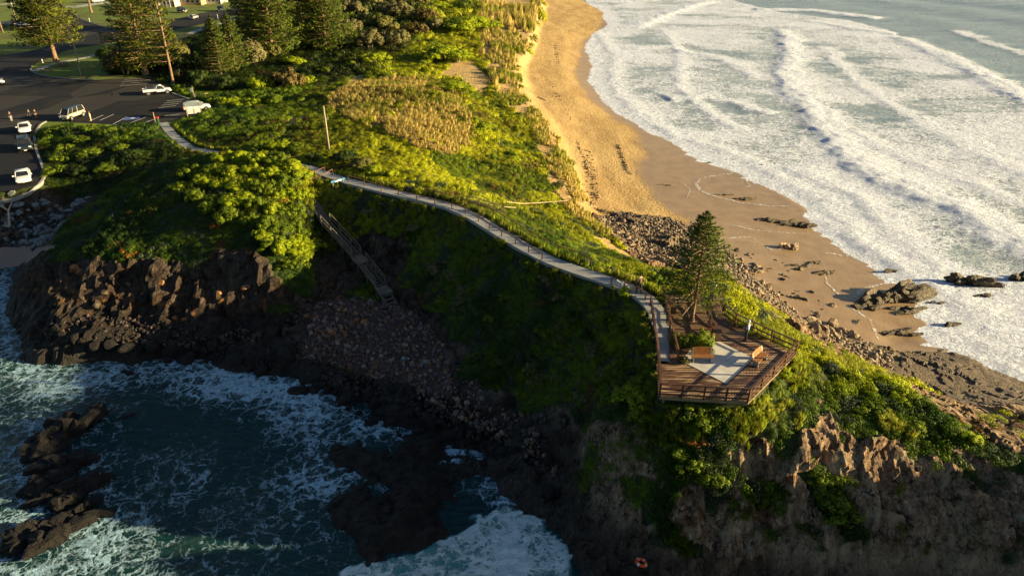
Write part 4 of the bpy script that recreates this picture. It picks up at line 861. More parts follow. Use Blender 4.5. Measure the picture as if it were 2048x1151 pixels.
# ------------------------------------------------------------------ lookout deck
DK = lambda x, y, z=DECKZ: Vector(at(x, y, z))
dk = empty('lookout_deck', DK(1420, 740), 'brown timber lookout deck with railings on the headland point', 'deck')
def kid(o, parent):
    """parent while keeping world place"""
    o.parent = parent; o.matrix_parent_inverse = Matrix.Translation(-Vector(parent.location)) if parent.rotation_euler.z == 0 else parent.matrix_world.inverted(); return o
FL, FR, RC = DK(1319, 791), DK(1496, 802), DK(1591, 706)
e_dir = (RC-FR).normalized(); e_per = Vector((-e_dir.y, e_dir.x, 0))
def deck_boards():
    """boards clipped to the deck outline, every board its own slightly cupped plank"""
    poly = [(p.x, p.y) for p in [DK(*q) for q in DECK_OUT]]; hole = [(p.x, p.y) for p in [DK(*q) for q in [(1425, 676), (1504, 716), (1452, 765), (1378, 728), (1340, 722), (1331, 612), (1388, 604), (1412, 622)]]]
    mb = MB(); w = .145; o0 = Vector((FR.x, FR.y, 0))
    for k in range(-5, 110):
        off = k*w; run = None
        ts = np.arange(-12, 16, .08); xs = o0.x+e_dir.x*ts+e_per.x*off; ys = o0.y+e_dir.y*ts+e_per.y*off
        ins = inpoly(xs, ys, poly) & ~inpoly(xs, ys, hole); st = None
        for i in range(len(ts)):
            if ins[i] and st is None: st = i
            if st is not None and (not ins[i] or i == len(ts)-1):
                if i-st > 2:
                    a = Vector((xs[st], ys[st], 0)); b = Vector((xs[i-1], ys[i-1], 0)); zz = DECKZ-.012+random.uniform(-.002, .002); hw = w*.46
                    sec = [(-hw, -.03), (-hw, 0), (0, -.010), (hw, 0), (hw, -.03)]; k0 = len(mb.v)
                    for p in (a, b):
                        for s, q in sec: mb.v.append((p.x+e_per.x*s, p.y+e_per.y*s, zz+q))
                    for j in range(4): mb.f.append((k0+j, k0+j+5, k0+j+6, k0+j+1))
                    mb.f += [(k0, k0+1, k0+2, k0+3, k0+4), (k0+9, k0+8, k0+7, k0+6, k0+5)]
                st = None
    m, nt, b = mat('wet_deck_boards'); q = NT(nt); P = q.pos()
    isl = q.n('ShaderNodeNewGeometry').outputs['Random Per Island']
    n = q.noise(q.rot(P, (0, 0, -math.atan2(e_dir.y, e_dir.x)), (.5, 6, 1)), 3, 5, .6); c = q.ramp(n, [(.3, (.05, .024, .014)), (.7, (.12, .058, .034))])
    c = q.mix(1, c, q.ramp(isl, [(0, (.55, .55, .55)), (.6, (1, 1, 1)), (.93, (1.15, 1.1, 1.0)), (1, (2.0, 1.7, 1.3))]), 'MULTIPLY'); sk = q.math('MULTIPLY', q.rng(q.noise(q.rot(P, (0, 0, -math.atan2(e_dir.y, e_dir.x)), (.35, 7.0, 1)), 1.0, 3, .5), .50, .57), q.rng(q.noise(P, .35, 3), .36, .5)); c = q.mix(q.math('MULTIPLY', sk, .8), c, (.52, .36, .22)); q.put(b.inputs['Base Color'], c)  # pale streaks along the boards: sun glare painted into the colour
    q.put(b.inputs['Roughness'], q.rng(q.noise(P, .8, 4), .35, .65, .3, .65)); q.put(b.inputs['Normal'], q.bump(n, .4, .02))
    kid(mb.build('decking', m), dk)
deck_boards()
mb = MB()
edge = [DK(1314, 725), FL, FR, RC, DK(1541, 684), DK(1470, 650), DK(1445, 628), DK(1437, 592)]
for a, b in zip(edge[:-1], edge[1:]): mb.bar(a+Vector((0, 0, -.15)), b+Vector((0, 0, -.15)), .05, .24)
kid(mb.build('fascia', wood('deck_fascia', (.20, .13, .07), (.36, .26, .15))), dk)
for p in (FL, FR, (FL+FR)/2, RC, (FR+RC)/2, FL.lerp(FR, .25), FL.lerp(FR, .75), FR.lerp(RC, .75)):
    c = DK(1430, 720); q = p+(c-p).normalized()*.5; kid(MB().bar(q+Vector((0, 0, -.06)), (q.x, q.y, 8.6), .14).build('support_post', M_GREYW), dk)
kid(flat_poly('concrete_pad', [tuple(DK(*q)[:2]) for q in [(1427, 676.5), (1507, 716), (1452, 766.5), (1376, 728), (1362, 722), (1380, 690)]], DECKZ+.012, concrete('pad_concrete', (.46, .44, .42), (.66, .64, .61)), None, None, thick=.1), dk)
gb = flat_poly('garden_bed', [tuple(DK(*q)[:2]) for q in [(1425, 676), (1428, 684), (1380, 700), (1362, 722), (1341, 722), (1331, 606), (1388, 604), (1412, 622)]], DECKZ+.02, M_SOIL, 'brown soil of the garden bed round the pine', 'structure', thick=.2)
def railing(parent, pts, n_post, m=M_RAIL, h=1.0, rails=(.98, .55, .18), post=.10, pn='post', rn='rail', capw=.14, topw=None):
    """posts and rails along a polyline; n_post gives bays for each leg"""
    for k, (a, b) in enumerate(zip(pts[:-1], pts[1:])):
        a, b = Vector(a), Vector(b); nb = n_post[k]
        for i in range(nb+(1 if k == len(pts)-2 else 0)):
            p = a.lerp(b, i/nb); kid(MB().box((p.x, p.y, p.z+h/2-.05), (post, post, h+.1), math.atan2(b.y-a.y, b.x-a.x)).build(pn, m), parent)
        for j, r in enumerate(rails):
            kid(MB().bar(a+Vector((0, 0, r)), b+Vector((0, 0, r)), capw if j == 0 else .045, .05 if j == 0 else .10).build(rn, topw if (j == 0 and topw) else m), parent)
railing(dk, [DK(1315, 725), FL, FR, RC, DK(1541, 684), DK(1470, 650), DK(1445, 628), DK(1437, 592)], [2, 4, 4, 1, 2, 1, 1])
# fence between path and deck garden, and the outer fence of the path
def fence(name, pts_px, label, bays, z=None, **k):
    P = [Vector(at(p[0], p[1], p[2])) if len(p) == 3 else Vector(hit(*p)) for p in pts_px]; root = empty(name, P[0], label, 'fence')
    railing(root, P, bays, **k); return root
fence('timber_fence', [(1326, 592, 11), (1334, 640, 11), (1354, 722, 11)], 'brown timber handrail between concrete path and pine garden', [3, 4], rails=(.98, .5), capw=.13, topw=M_POST)
fence('timber_fence', [(1300, 612, 10.9), (1306, 660, 10.95), (1315, 723, 11)], 'brown timber handrail on the sea side of the path beside the deck', [3, 3], rails=(.98, .5), capw=.12, topw=M_POST)
fence('timber_fence', [(1390, 607, 11), (1414, 626, 11), (1424, 668, 11)], 'short brown rail fence right of the pine trunk', [1, 2], rails=(.85, .4), capw=.08)
def bench(loc, rz, label):
    r = empty('bench', loc, label, 'bench', None, rz); L = 1.62
    def board(w, t, n=14):
        prof = []
        for i in range(n+1):
            a = i/n; x = (a-.5)*L; ww = w/2*(1-(abs(2*a-1))**3.2)**.5+.005; prof.append((x, ww))
        vs = [(x, y, t/2) for x, y in prof]+[(x, -y, t/2) for x, y in prof[::-1]]; N = len(vs)
        vs += [(x, y, -t/2) for x, y, z in vs]; return vs, [tuple(range(N))[::-1], tuple(range(N, 2*N))]+[(i, (i+1) % N, (i+1) % N+N, i+N) for i in range(N)]
    v, f = board(.50, .05); MB().add(v, f, Matrix.Translation((0, .30, .72)) @ Matrix.Rotation(R(72), 4, 'X')).build('backrest', M_SURFB, r)
    mb = MB()
    for k in range(4): mb.box((0, -.18+k*.125, .45), (L*.96, .105, .04))
    mb.build('seat', wood('bench_slats', (.24, .10, .03), (.40, .18, .06)), r)
    for s in (-1, 1):
        MB().box((s*.62, 0, .21), (.09, .42, .42)).bar((s*.62, .2, .40), (s*.62, .36, .92), .06).build('leg', M_STEEL, r)
    return r
bench(DK(1403, 722), R(-1), 'orange surfboard-shaped timber bench in front of the shrubs')
bench(DK(1519, 724), math.atan2(e_dir.y, e_dir.x)-R(2), 'orange surfboard-shaped timber bench on open decking near the railing')
def leaner(loc, rz, label):
    r = empty('bench', loc, label, 'bench', None, rz); mb = MB()
    for k in range(3): mb.box((0, -.18+k*.18, .75), (1.9, .165, .045))
    mb.build('seat', M_RAIL, r)
    for s in (-1, 1): MB().box((s*.75, 0, .37), (.1, .42, .73)).build('leg', M_RAIL, r)
    return r
a, b = DK(1421, 640, 11.75), DK(1441, 668, 11.75); c = (a+b)/2; leaner((c.x, c.y, DECKZ), math.atan2(b.y-a.y, b.x-a.x), 'plain brown timber bar bench by the garden fence')
a, b = DK(1341, 592, 11.75), DK(1348, 612, 11.75); c = (a+b)/2; leaner((c.x, c.y, DECKZ), math.atan2(b.y-a.y, b.x-a.x), 'brown timber bench behind the pine beside the path')

# ------------------------------------------------------------------ fences along the path
def post_fence(name, px, label, m=M_POST, h=.85, rail=True, rm=None, rails=(1,), post=.10):
    P = [Vector(hit(*p)) for p in px]; root = empty(name, P[0], label, 'fence')
    for p in P: kid(MB().box((p.x, p.y, p.z+h/2-.1), (post, post, h+.2)).build('post', m), root)
    if rail:
        for rr in rails:
            for a, b in zip(P[:-1], P[1:]): kid(MB().bar(a+Vector((0, 0, h*rr-.05)), b+Vector((0, 0, h*rr-.05)), .065, .065).build('rail', rm or m), root)
    return root
post_fence('post_and_rail_fence', [(697, 364), (729, 373), (763, 385), (798, 395), (834, 403), (870, 414), (904, 421), (931, 430), (957, 446), (979, 461), (1003, 476), (1031, 492), (1057, 508), (1084, 524)], 'brown post and rail fence on the cliff side of the path')
post_fence('post_and_rail_fence', [(1222, 572), (1248, 580), (1270, 590), (1290, 602)], 'brown post and rail fence near the walking people')
post_fence('post_and_rail_fence', [(850, 389), (885, 400), (917, 409), (935, 414), (962, 424), (987, 434), (1009, 447), (1033, 461), (1060, 476), (1088, 494), (1116, 507), (1146, 516), (1180, 532)], 'brown post and rail fence on the dune side of the path')
post_fence('post_and_rail_fence', [(939, 405), (958, 410), (978, 416), (989, 420), (1003, 425)], 'sunlit short double rail fence climbing from the path bend', M_PALEW, rails=(1, .5))
post_fence('post_and_rail_fence', [(1008, 429), (1032, 430)], 'tiny pale gate rail between the sunlit fences', M_PALEW, .95)
post_fence('post_and_rail_fence', [(1013, 418), (1047, 421), (1075, 419), (1104, 417), (1135, 414)], 'long single pale rail standing in the scrub', M_PALEW, .95)
post_fence('post_and_rail_fence', [(391, 197), (412, 197), (417, 196)], 'low rail barrier by the yellow shrubs at the car park', M_PALEW, 1.0, rails=(1, .55))
post_fence('post_and_rail_fence', [(592, 372), (612, 364), (631, 356), (650, 348)], 'left sunlit handrail at the top of the steps', M_POST, .9)
post_fence('post_and_rail_fence', [(623, 374), (642, 365), (666, 352)], 'right sunlit handrail at the top of the steps', M_POST, .9)

# ------------------------------------------------------------------ stairs down to the cove
def stairs():
    C = [Vector(at(*p)) for p in ((614, 384, 9.0), (652, 446, 7.6), (714, 514, 5.5), (724, 526, 5.4), (762, 574, 3.9), (773, 588, 3.75), (785, 612, 2.9))]
    r = empty('timber_staircase', C[-1], 'weathered timber staircase descending from the path to the shingle cove', 'staircase')
    W = 1.0
    for a, b, kind in ((C[0], C[1], 'g'), (C[1], C[2], 's'), (C[2], C[3], 'l'), (C[3], C[4], 's'), (C[4], C[5], 'l'), (C[5], C[6], 'g')):
        d = b-a; L = math.hypot(d.x, d.y); n = max(2, int(L/.34)); rz = math.atan2(d.y, d.x); s = Vector((-math.sin(rz), math.cos(rz), 0))
        if kind == 'l': c = (a+b)/2; kid(MB().box((c.x, c.y, c.z+.12), (L+.5, W+.35, .08), rz).build('landing', M_GREYW), r); continue
        for i in range(n):
            p = a.lerp(b, (i+.5)/n); kid(MB().box((p.x, p.y, p.z+.14), (.24, W, .05 if kind == 's' else .16), rz).build('tread', M_TREAD), r)
        for sg in (-1, 1):
            kid(MB().bar(a+s*sg*W/2+Vector((0, 0, .06)), b+s*sg*W/2+Vector((0, 0, .06)), .06, .24).build('stringer', M_GREYW), r)
        if kind == 's':
            for sg in (-1, 1):
                A, B = a+s*sg*(W/2+.06), b+s*sg*(W/2+.06); m = max(2, int(L/1.7))
                kid(MB().bar(A+Vector((0, 0, 1.1)), B+Vector((0, 0, 1.1)), .07, .06).build('handrail', M_GREYW), r)
                kid(MB().bar(A+Vector((0, 0, .62)), B+Vector((0, 0, .62)), .05, .07).build('handrail', M_GREYW), r)
                for i in range(m+1):
                    p = A.lerp(B, i/m); kid(MB().box((p.x, p.y, p.z+.1), (.075, .075, 2.0), rz).build('post', M_GREYW), r)
    a, b = C[4], C[6]; s = Vector((-.8, -.3, 0)); kid(MB().bar(a+s+Vector((0, 0, 1.0)), b+s+Vector((0, 0, .75)), .09, .07).build('handrail', M_GREYW), r)
    for t in (.4, .95): p = a.lerp(b, t)+s; kid(MB().box((p.x, p.y, p.z+.3), (.1, .1, 1.2)).build('post', M_GREYW), r)
stairs()

# ------------------------------------------------------------------ signs, poles, bins
def sign_board():
    p = Vector(A6(379, 238)); q = Vector(A6(402, 233)); d = (q-p); rz = math.atan2(d.y, d.x)
    c = (p+q)/2; r = empty('information_shelter', (c.x, c.y, 6.5), 'timber information shelter with grey skillion roof and two white panels', 'sign', None, R(20)); L = 2.3
    for s in (-1, 1): MB().box((s*L/2, 0, 1.2), (.14, .14, 2.4)).build('post', M_PALEW, r)
    MB().box((0, 0, 1.2), (.1, .1, 1.6)).build('post', M_PALEW, r)
    for s in (-1, 1):
        pn = MB().box((s*L/4, -.03, 1.25), (L/2-.22, .05, 1.0)).build('notice_panel', M_WHITE, r)
        mb = MB()
        for k in range(7): mb.box((s*L/4-.12+.06*(k % 2), -.058, 1.60-k*.11), (.5-.12*(k % 3), .006, .022))
        mb.build('lettering', simple('faint_ink', (.35, .34, .33), .8), pn)
    MB().add([(-1.5, -.28, 2.10), (1.5, -.28, 2.10), (1.5, .75, 2.62), (-1.5, .75, 2.62), (-1.5, -.28, 2.04), (1.5, -.28, 2.04), (1.5, .75, 2.56), (-1.5, .75, 2.56)], [(0, 1, 2, 3), (7, 6, 5, 4), (0, 4, 5, 1), (1, 5, 6, 2), (2, 6, 7, 3), (3, 7, 4, 0)]).build('roof', simple('grey_green_roof', (.26, .31, .32), .6), r)
    MB().box((0, 0, .9), (L, .06, .14)).build('rail', M_PALEW, r)
sign_board()
def blue_sign():
    a = Vector(hit(672, 388)); b = Vector(hit(688, 376)); a = Vector(at(668, 386, 8.9)); b = Vector(at(687, 374, 9.3)); z = max(a.z, b.z)+1.15; r = empty('beach_sign', a, 'narrow blue and white sign board on two pale posts at the stair head', 'sign')
    for p in (a, b): kid(MB().box((p.x, p.y, (p.z-.3+z)/2), (.10, .10, z-p.z+.35)).build('post', M_PALEW), r)
    d = (b-a); d.z = 0; L = d.length; d.normalize(); c = (a+b)/2; rz = math.atan2(d.y, d.x); n = Vector((d.y, -d.x, 0))*.08
    pn = kid(MB().box((c.x+n.x, c.y+n.y, z-.12), (L+.5, .05, .26), rz).build('panel', simple('blue_sign_paint', (.05, .28, .50), .5)), r)
    w = MB().box((c.x+n.x*1.4, c.y+n.y*1.4, z-.12), (L*.72, .05, .16), rz).build('white_band', M_WHITE); w.parent = pn
blue_sign()
def pole(px, py, z, top, label, r0=.16, tilt=0, fit=True, m=wood('pale_pole_timber', (.28, .22, .15), (.48, .40, .29), .8), cat='pole', name='utility_pole', arm=True):
    x, y, _ = at(px, py, z); zt = top_z(x, y, top) if fit else z+top; r = empty(name, (x, y, z), label, cat); H = zt-z
    MB().tube([(0, 0, -.3), (0, 0, H*.5), (0, 0, H)], [r0, r0*.85, r0*.65], 10).build('shaft', m, r, True)
    if arm:
        MB().box((0, 0, H*.93), (1.1*min(1, H/8), .09, .09)).build('crossarm', M_GREYW, r)
        for s in (-1, 0, 1): MB().tube([(s*.4*min(1, H/8), 0, H*.93), (s*.4*min(1, H/8), 0, H*.93+.16)], .04, 8).build('insulator', M_WHITE, r)
    return r, H
r_, H_ = pole(658, 298, 9.75, 212, 'lone weathered timber pole standing in the scrub above the path', .16, arm=False)
MB().tube([(0, 0, H_*.70), (0, 0, H_*.74)], .22, 10).build('collar', M_STEEL, r_); MB().box((.22, 0, H_*.72), (.28, .16, .2)).build('lamp_bracket', M_GREYW, r_)
pole(165, 151, 6.5, 55, 'tall timber power pole on the grass island', .17); pole(34, 44, 6.5, -40, 'far timber power pole beyond the dark parking bay', .17); pole(297, 15, 6.5, -45, 'far pale pole in front of the brick house', .14)
pole(389, 196, 6.5, 2.3, 'white topped marker post by the yellow shrubs', .07, fit=False, arm=False, name='marker_post'); pole(86, 127, 6.5, 1.0, 'short white bollard near the pine island', .14, fit=False, arm=False, m=M_WHITE, name='bollard', cat='bollard')
pole(312, 249, 6.6, 2.1, 'leaning pale post beside the red-lidded bin', .07, fit=False, arm=False, m=M_PALEW, name='marker_post'); pole(180, 45, 6.5, 1.4, 'small white post on the kerb of the far street', .1, fit=False, arm=False, m=M_WHITE, name='bollard', cat='bollard')
pole(162, 151, 6.5, 1.9, 'thin white sign post leaning by the power pole', .05, fit=False, arm=False, m=M_WHITE, name='marker_post'); pole(436, 38, 6.5, 1.6, 'thin white post beside the far street', .08, fit=False, arm=False, m=M_WHITE, name='marker_post')
pole(6, 66, 6.5, 6, 'orange lit slim pine trunk at the left picture edge', .28, fit=False, arm=False, m=M_BARK, name='pine_trunk')  # bare shaft standing in for a pine trunk, crown out of view
r = empty('street_sign', A6(386, 196), 'white sign plate on short post before the yellow shrubs', 'sign'); MB().box((0, 0, 1.0), (.09, .09, 2.0)).build('post', M_PALEW, r); MB().box((0, -.07, 1.55), (.42, .03, .8)).build('plate', M_WHITE, r)
def bin_(px, py, label, lid):
    r = empty('waste_bin', A6(px, py), label, 'bin'); MB().box((0, 0, .55), (.52, .58, .95), taper=1.12).build('body', simple('dark_green_plastic', (.02, .07, .04), .5), r)
    MB().add([(-.33, -.36, 1.03), (.33, -.36, 1.03), (.33, .36, 1.10), (-.33, .36, 1.10), (-.3, -.3, 1.12), (.3, -.3, 1.12), (.3, .32, 1.2), (-.3, .32, 1.2)], [(0, 1, 5, 4), (1, 2, 6, 5), (2, 3, 7, 6), (3, 0, 4, 7), (4, 5, 6, 7), (3, 2, 1, 0)]).build('lid', lid, r)
    for s in (-1, 1): MB().disc((s*.27, .3, .13), .13, (1, 0, 0), .06).build('wheel', M_BLACK, r)
bin_(315.5, 248, 'dark green wheelie bin with red lid at the path entrance', simple('red_plastic', (.55, .02, .015), .45))
r = empty('picnic_table', A6(126, 133), 'dark timber picnic table on the island path', 'table'); MB().box((0, 0, .74), (1.9, .8, .06)).build('tabletop', M_RAIL, r)
for s in (-1, 1): MB().box((0, s*.72, .45), (1.9, .28, .05)).build('seat', M_RAIL, r); MB().box((s*.65, 0, .36), (.08, 1.5, .08)).bar((s*.65, -.5, 0), (s*.65, -.2, .72), .08).bar((s*.65, .5, 0), (s*.65, .2, .72), .08).build('leg', M_RAIL, r)
# lifebuoy on a stake at the foot of the cliff
x, y, z = hit(1281, 1136); r = empty('lifebuoy', (x, y, z+.5), 'orange lifebuoy with white bands at the foot of the near cliff', 'lifebuoy')
def torus(R0, r0, a0, a1, n=16, k=10):
    vs = []; fs = []
    for i in range(n+1):
        a = a0+(a1-a0)*i/n
        for j in range(k):
            t = 2*math.pi*j/k; vs.append(((R0+r0*math.cos(t))*math.cos(a), (R0+r0*math.cos(t))*math.sin(a), r0*math.sin(t)))
    for i in range(n):
        for j in range(k): fs.append((i*k+j, (i+1)*k+j, (i+1)*k+(j+1) % k, i*k+(j+1) % k))
    return vs, fs
TM = Matrix.Rotation(R(12), 4, 'Y') @ Matrix.Rotation(R(-8), 4, 'X')
v, f = torus(.30, .105, 0, 2*math.pi, 40); MB().add(v, f, TM).build('ring', simple('orange_vinyl', (.85, .09, .01), .4), r, True)
for k in range(4): v, f = torus(.30, .109, k*math.pi/2+.6, k*math.pi/2+.95, 5); MB().add(v, f, TM).build('band', M_WHITE, r, True)
# ------------------------------------------------------------------ vehicles
M_GLASS = simple('dark_car_glass', (.018, .022, .028), .08, .2, 2, spec=.8); M_TYRE = M_BLACK; M_RIM = simple('alloy_rim', (.5, .5, .5), .35, .15, 8, .7)
M_LAMPW = simple('headlight_glass', (.8, .82, .85), .15, .1); M_LAMPR = simple('tail_light_glass', (.45, .02, .01), .2, .1)
def paint(name, c, r=.28): return simple(name, c, r, .05, 1.5, spec=.6)
def loft(stations, n=None):
    """closed skin over cross-sections (lists of points of the same length)"""
    mb = MB(); k = len(stations[0])
    for s in stations: mb.v += [tuple(p) for p in s]
    for i in range(len(stations)-1):
        for j in range(k): a = i*k+j; b = i*k+(j+1) % k; mb.f.append((a, b, b+k, a+k))
    mb.f += [tuple(range(k))[::-1], tuple((len(stations)-1)*k+j for j in range(k))]; return mb
def section(x, w, zb, zt, sh=.08):
    """rounded body section: half width w, from zb to zt"""
    h = zt-zb; pts = [(w*.80, zb), (w*.97, zb+h*.18), (w, zb+h*.45), (w*.985, zb+h*.75), (w*.93, zt-sh*.45), (w*.80, zt)]
    return [(x, y, z) for y, z in pts]+[(x, -y, z) for y, z in pts[::-1]]
SPEC = { # length, width, belt line points (x, z), cabin: x of windscreen foot, roof front, roof back, rear foot, roof z
 'sedan': dict(L=4.7, W=1.82, belt=[(-2.32, .62), (-2.28, .86), (-1.6, 1.0), (-.9, 1.0), (.9, .97), (1.5, .92), (2.15, .78), (2.33, .55)], cab=(1.12, .32, -.78, -1.55), roof=1.45),
 'hatch': dict(L=4.3, W=1.78, belt=[(-2.12, .60), (-2.10, .95), (-1.5, 1.02), (.9, .98), (1.4, .93), (1.98, .78), (2.13, .55)], cab=(1.15, .30, -1.55, -2.02), roof=1.48),
 'wagon': dict(L=4.8, W=1.84, belt=[(-2.38, .62), (-2.36, .98), (-1.6, 1.04), (.9, 1.0), (1.5, .96), (2.2, .82), (2.38, .55)], cab=(1.2, .40, -1.85, -2.28), roof=1.60),
 'suv': dict(L=4.7, W=1.88, belt=[(-2.3, .7), (-2.28, 1.10), (-1.5, 1.16), (.9, 1.12), (1.5, 1.08), (2.15, .98), (2.3, .65)], cab=(1.15, .55, -1.9, -2.2), roof=1.82),
 'van': dict(L=4.75, W=1.80, belt=[(-2.3, .7), (-2.28, 1.10), (-1.5, 1.14), (1.5, 1.12), (1.95, 1.05), (2.25, .92), (2.33, .6)], cab=(2.0, 1.30, -2.0, -2.22), roof=1.98),
 'ute': dict(L=5.2, W=1.84, belt=[(-.35, .62), (-.34, 1.0), (.1, 1.02), (1.2, 1.0), (1.8, .96), (2.45, .85), (2.6, .55)], cab=(1.45, .78, .0, -.28), roof=1.68)}
def car(kind, px, py, front, colour, label, roofcol=None, name='parked_car', cat='car', z=6.56, heading=None, rimc=None):
    s = SPEC[kind]; x, y, _ = at(px, py, z); fx, fy, _ = at(front[0], front[1], z); hd = heading if heading is not None else math.atan2(fy-y, fx-x)
    r = empty(name, (x, y, z-.02), label, cat, 'vehicles by the beach streets', hd); W = s['W']/2; zb = .28 if kind not in ('suv', 'ute', 'van') else .36
    st = []
    for i, (bx, bz) in enumerate(s['belt']):
        e = min(i, len(s['belt'])-1-i); w = W*(.90 if e == 0 else .97 if e == 1 else 1); st.append(section(bx, w, zb+(.12 if e == 0 else 0), bz))
    body = loft(st).build('body', colour, r, True); md = body.modifiers.new('bevel', 'SUBSURF'); md.levels = 1; md.render_levels = 1
    a, b, c, d = s['cab']; rz = s['roof']; bz = max(q[1] for q in s['belt'])-.05; wt = W*.74; wb = W*.91
    def cs(x0, w, z0): return [(x0, -w, z0), (x0, w, z0)]
    G = [(d, -wb, bz), (d, wb, bz), (a, wb*.93, bz), (a, -wb*.93, bz), (c, -wt, rz-.06), (c, wt, rz-.06), (b, wt, rz-.06), (b, -wt, rz-.06)]
    MB().add(G, [(4, 7, 6, 5), (0, 1, 5, 4), (1, 2, 6, 5), (2, 3, 7, 6), (3, 0, 4, 7)]).build('windows', M_GLASS, r)
    rf = loft([[(x_, -w_, z_-.05), (x_, w_, z_-.05), (x_, w_*.9, z_), (x_, -w_*.9, z_)] for x_, w_, z_ in ((c-.06, wt, rz-.03), (c+.3, wt+.02, rz), ((b+c)/2, wt+.02, rz+.02), (b-.25, wt+.02, rz), (b+.05, wt, rz-.04))]).build('roof', roofcol or colour, r, True)
    pl = MB(); V = lambda i: Vector(G[i])
    for i, j in ((0, 4), (1, 5), (2, 6), (3, 7)): pl.bar(V(i), V(j), .09, .06)
    for sgn, (i0, i1, j0, j1) in ((1, (1, 2, 5, 6)), (-1, (0, 3, 4, 7))):
        for t in ((.42,) if kind != 'ute' else ()): 
            lo = V(i0).lerp(V(i1), t); hi = V(j0).lerp(V(j1), t-.02); pl.bar(lo, hi, .09, .05)
        if kind in ('van', 'suv', 'wagon'): lo = V(i0).lerp(V(i1), .74 if kind == 'van' else .70); hi = V(j0).lerp(V(j1), .72); pl.bar(lo, hi, .09, .05)
    pl.build('pillars', colour, r)
    wr = .33 if kind in ('sedan', 'hatch', 'wagon') else .37; fxw = s['belt'][-1][0]-.85; rxw = -s['L']/2+.85
    for wx in (fxw, rxw):
        for sg in (-1, 1):
            t = MB().disc((wx, sg*(W-.10), wr), wr, (0, 1, 0), .22, 20).build('wheel', M_TYRE, r); MB().disc((wx, sg*(W-.10+.115*1), wr), wr*.64, (0, 1, 0), .02, 16).build('rim', rimc or M_RIM, t) if sg > 0 else MB().disc((wx, -(W-.10+.115), wr), wr*.64, (0, 1, 0), .02, 16).build('rim', rimc or M_RIM, t)
            MB().disc((wx, sg*(W-.085), wr+.02), wr+.07, (0, 1, 0), .18, 20).build('wheel_arch', M_BLACK, r)
    xf, zf = s['belt'][-2]; xr, zr = s['belt'][1] if kind != 'ute' else (-2.55, .85)
    for sg in (-1, 1):
        MB().box((xf-.02, sg*W*.72, zf-.13), (.16, .36, .15)).build('headlight', M_LAMPW, r)
        MB().box((xr+.02, sg*W*.80, zr-.16), (.12, .22, .26)).build('tail_light', M_LAMPR, r)
        MB().box((a-.12, sg*(W+.10), bz+.10), (.12, .22, .15)).build('mirror', colour, r)
    MB().box((xf+.10, 0, .52), (.08, 1.15*W, .14)).build('grille', M_BLACK, r); MB().box((xf+.165, 0, .42), (.02, .38, .11)).build('number_plate', M_WHITE, r)
    if kind == 'ute':
        MB().box((-1.5, 0, .72), (2.3, 1.86, .10)).build('tray', colour, r); 
        for sg in (-1, 1): MB().box((-1.5, sg*.91, .93), (2.3, .05, .34)).build('tray_side', colour, r)
        MB().box((-2.63, 0, .93), (.05, 1.8, .34)).build('tailgate', colour, r)
        mb = MB()
        for xx in (-.45, -1.9): mb.bar((xx, -.85, .8), (xx, -.85, 1.65), .06).bar((xx, .85, .8), (xx, .85, 1.65), .06).bar((xx, -.88, 1.65), (xx, .88, 1.65), .06)
        mb.build('ladder_rack', M_STEEL, r); MB().box((-1.4, .1, .92), (1.3, .9, .3)).build('toolbox', M_STEEL, r); MB().box((-1.3, 0, .50), (2.6, .9, .25)).build('chassis', M_BLACK, r)
    if kind in ('wagon', 'suv'):
        for sg in (-1, 1): MB().bar((c+.2, sg*wt*.9, rz+.06), (b-.2, sg*wt*.9, rz+.06), .04).build('roof_rail', M_STEEL, r)
    return r
P_WH = paint('white_car_paint', (.72, .74, .76)); P_SIL = paint('silver_car_paint', (.42, .44, .46)); P_DK = paint('dark_blue_car_paint', (.012, .022, .035)); P_BE = paint('champagne_car_paint', (.52, .45, .33)); P_NV = paint('navy_car_roof', (.03, .06, .10))
car('sedan', 51, 262, (52, 278), P_WH, 'white sedan facing the camera, nearest the standing people')
car('suv', 52, 298, (54, 315), P_DK, 'dark pickup parked behind the first white sedan', cat='pickup', name='parked_pickup')
car('sedan', 49, 360, (50, 375), P_WH, 'white sedan parked alone at the end of the kerb')
car('van', 147, 236, (125, 244), P_BE, 'champagne people mover with navy roof beside the green bank', roofcol=P_NV, name='parked_van', cat='van')
car('ute', 316, 187, (345, 184), P_WH, 'white tray-back utility truck with ladder rack', name='parked_utility_truck', cat='ute')
car('wagon', 395, 220, (425, 217), P_WH, 'white station wagon behind the information shelter')
car('sedan', 14, 53, (2, 54), P_DK, 'dark sedan in the far parking bay at left'); car('hatch', 44, 54, (30, 56), P_WH, 'white hatchback half hidden by the big pine'); car('wagon', 68, 44, (85, 42), P_WH, 'white wagon behind the big pine crown')
car('van', 196, 5, (210, 4), P_WH, 'white van on the far driveway', name='parked_van', cat='van'); car('suv', 365, 25, (380, 27), P_DK, 'dark blue four wheel drive before the houses'); car('hatch', 388, 38, (402, 34), P_SIL, 'silver hatchback on the far street')
car('suv', 441, 22, (433, 27), P_DK, 'dark off-roader parked by the lawn near the tall dark pines'); car('hatch', -8, 168, (4, 170), P_WH, 'white car cut off by the left edge of the picture')

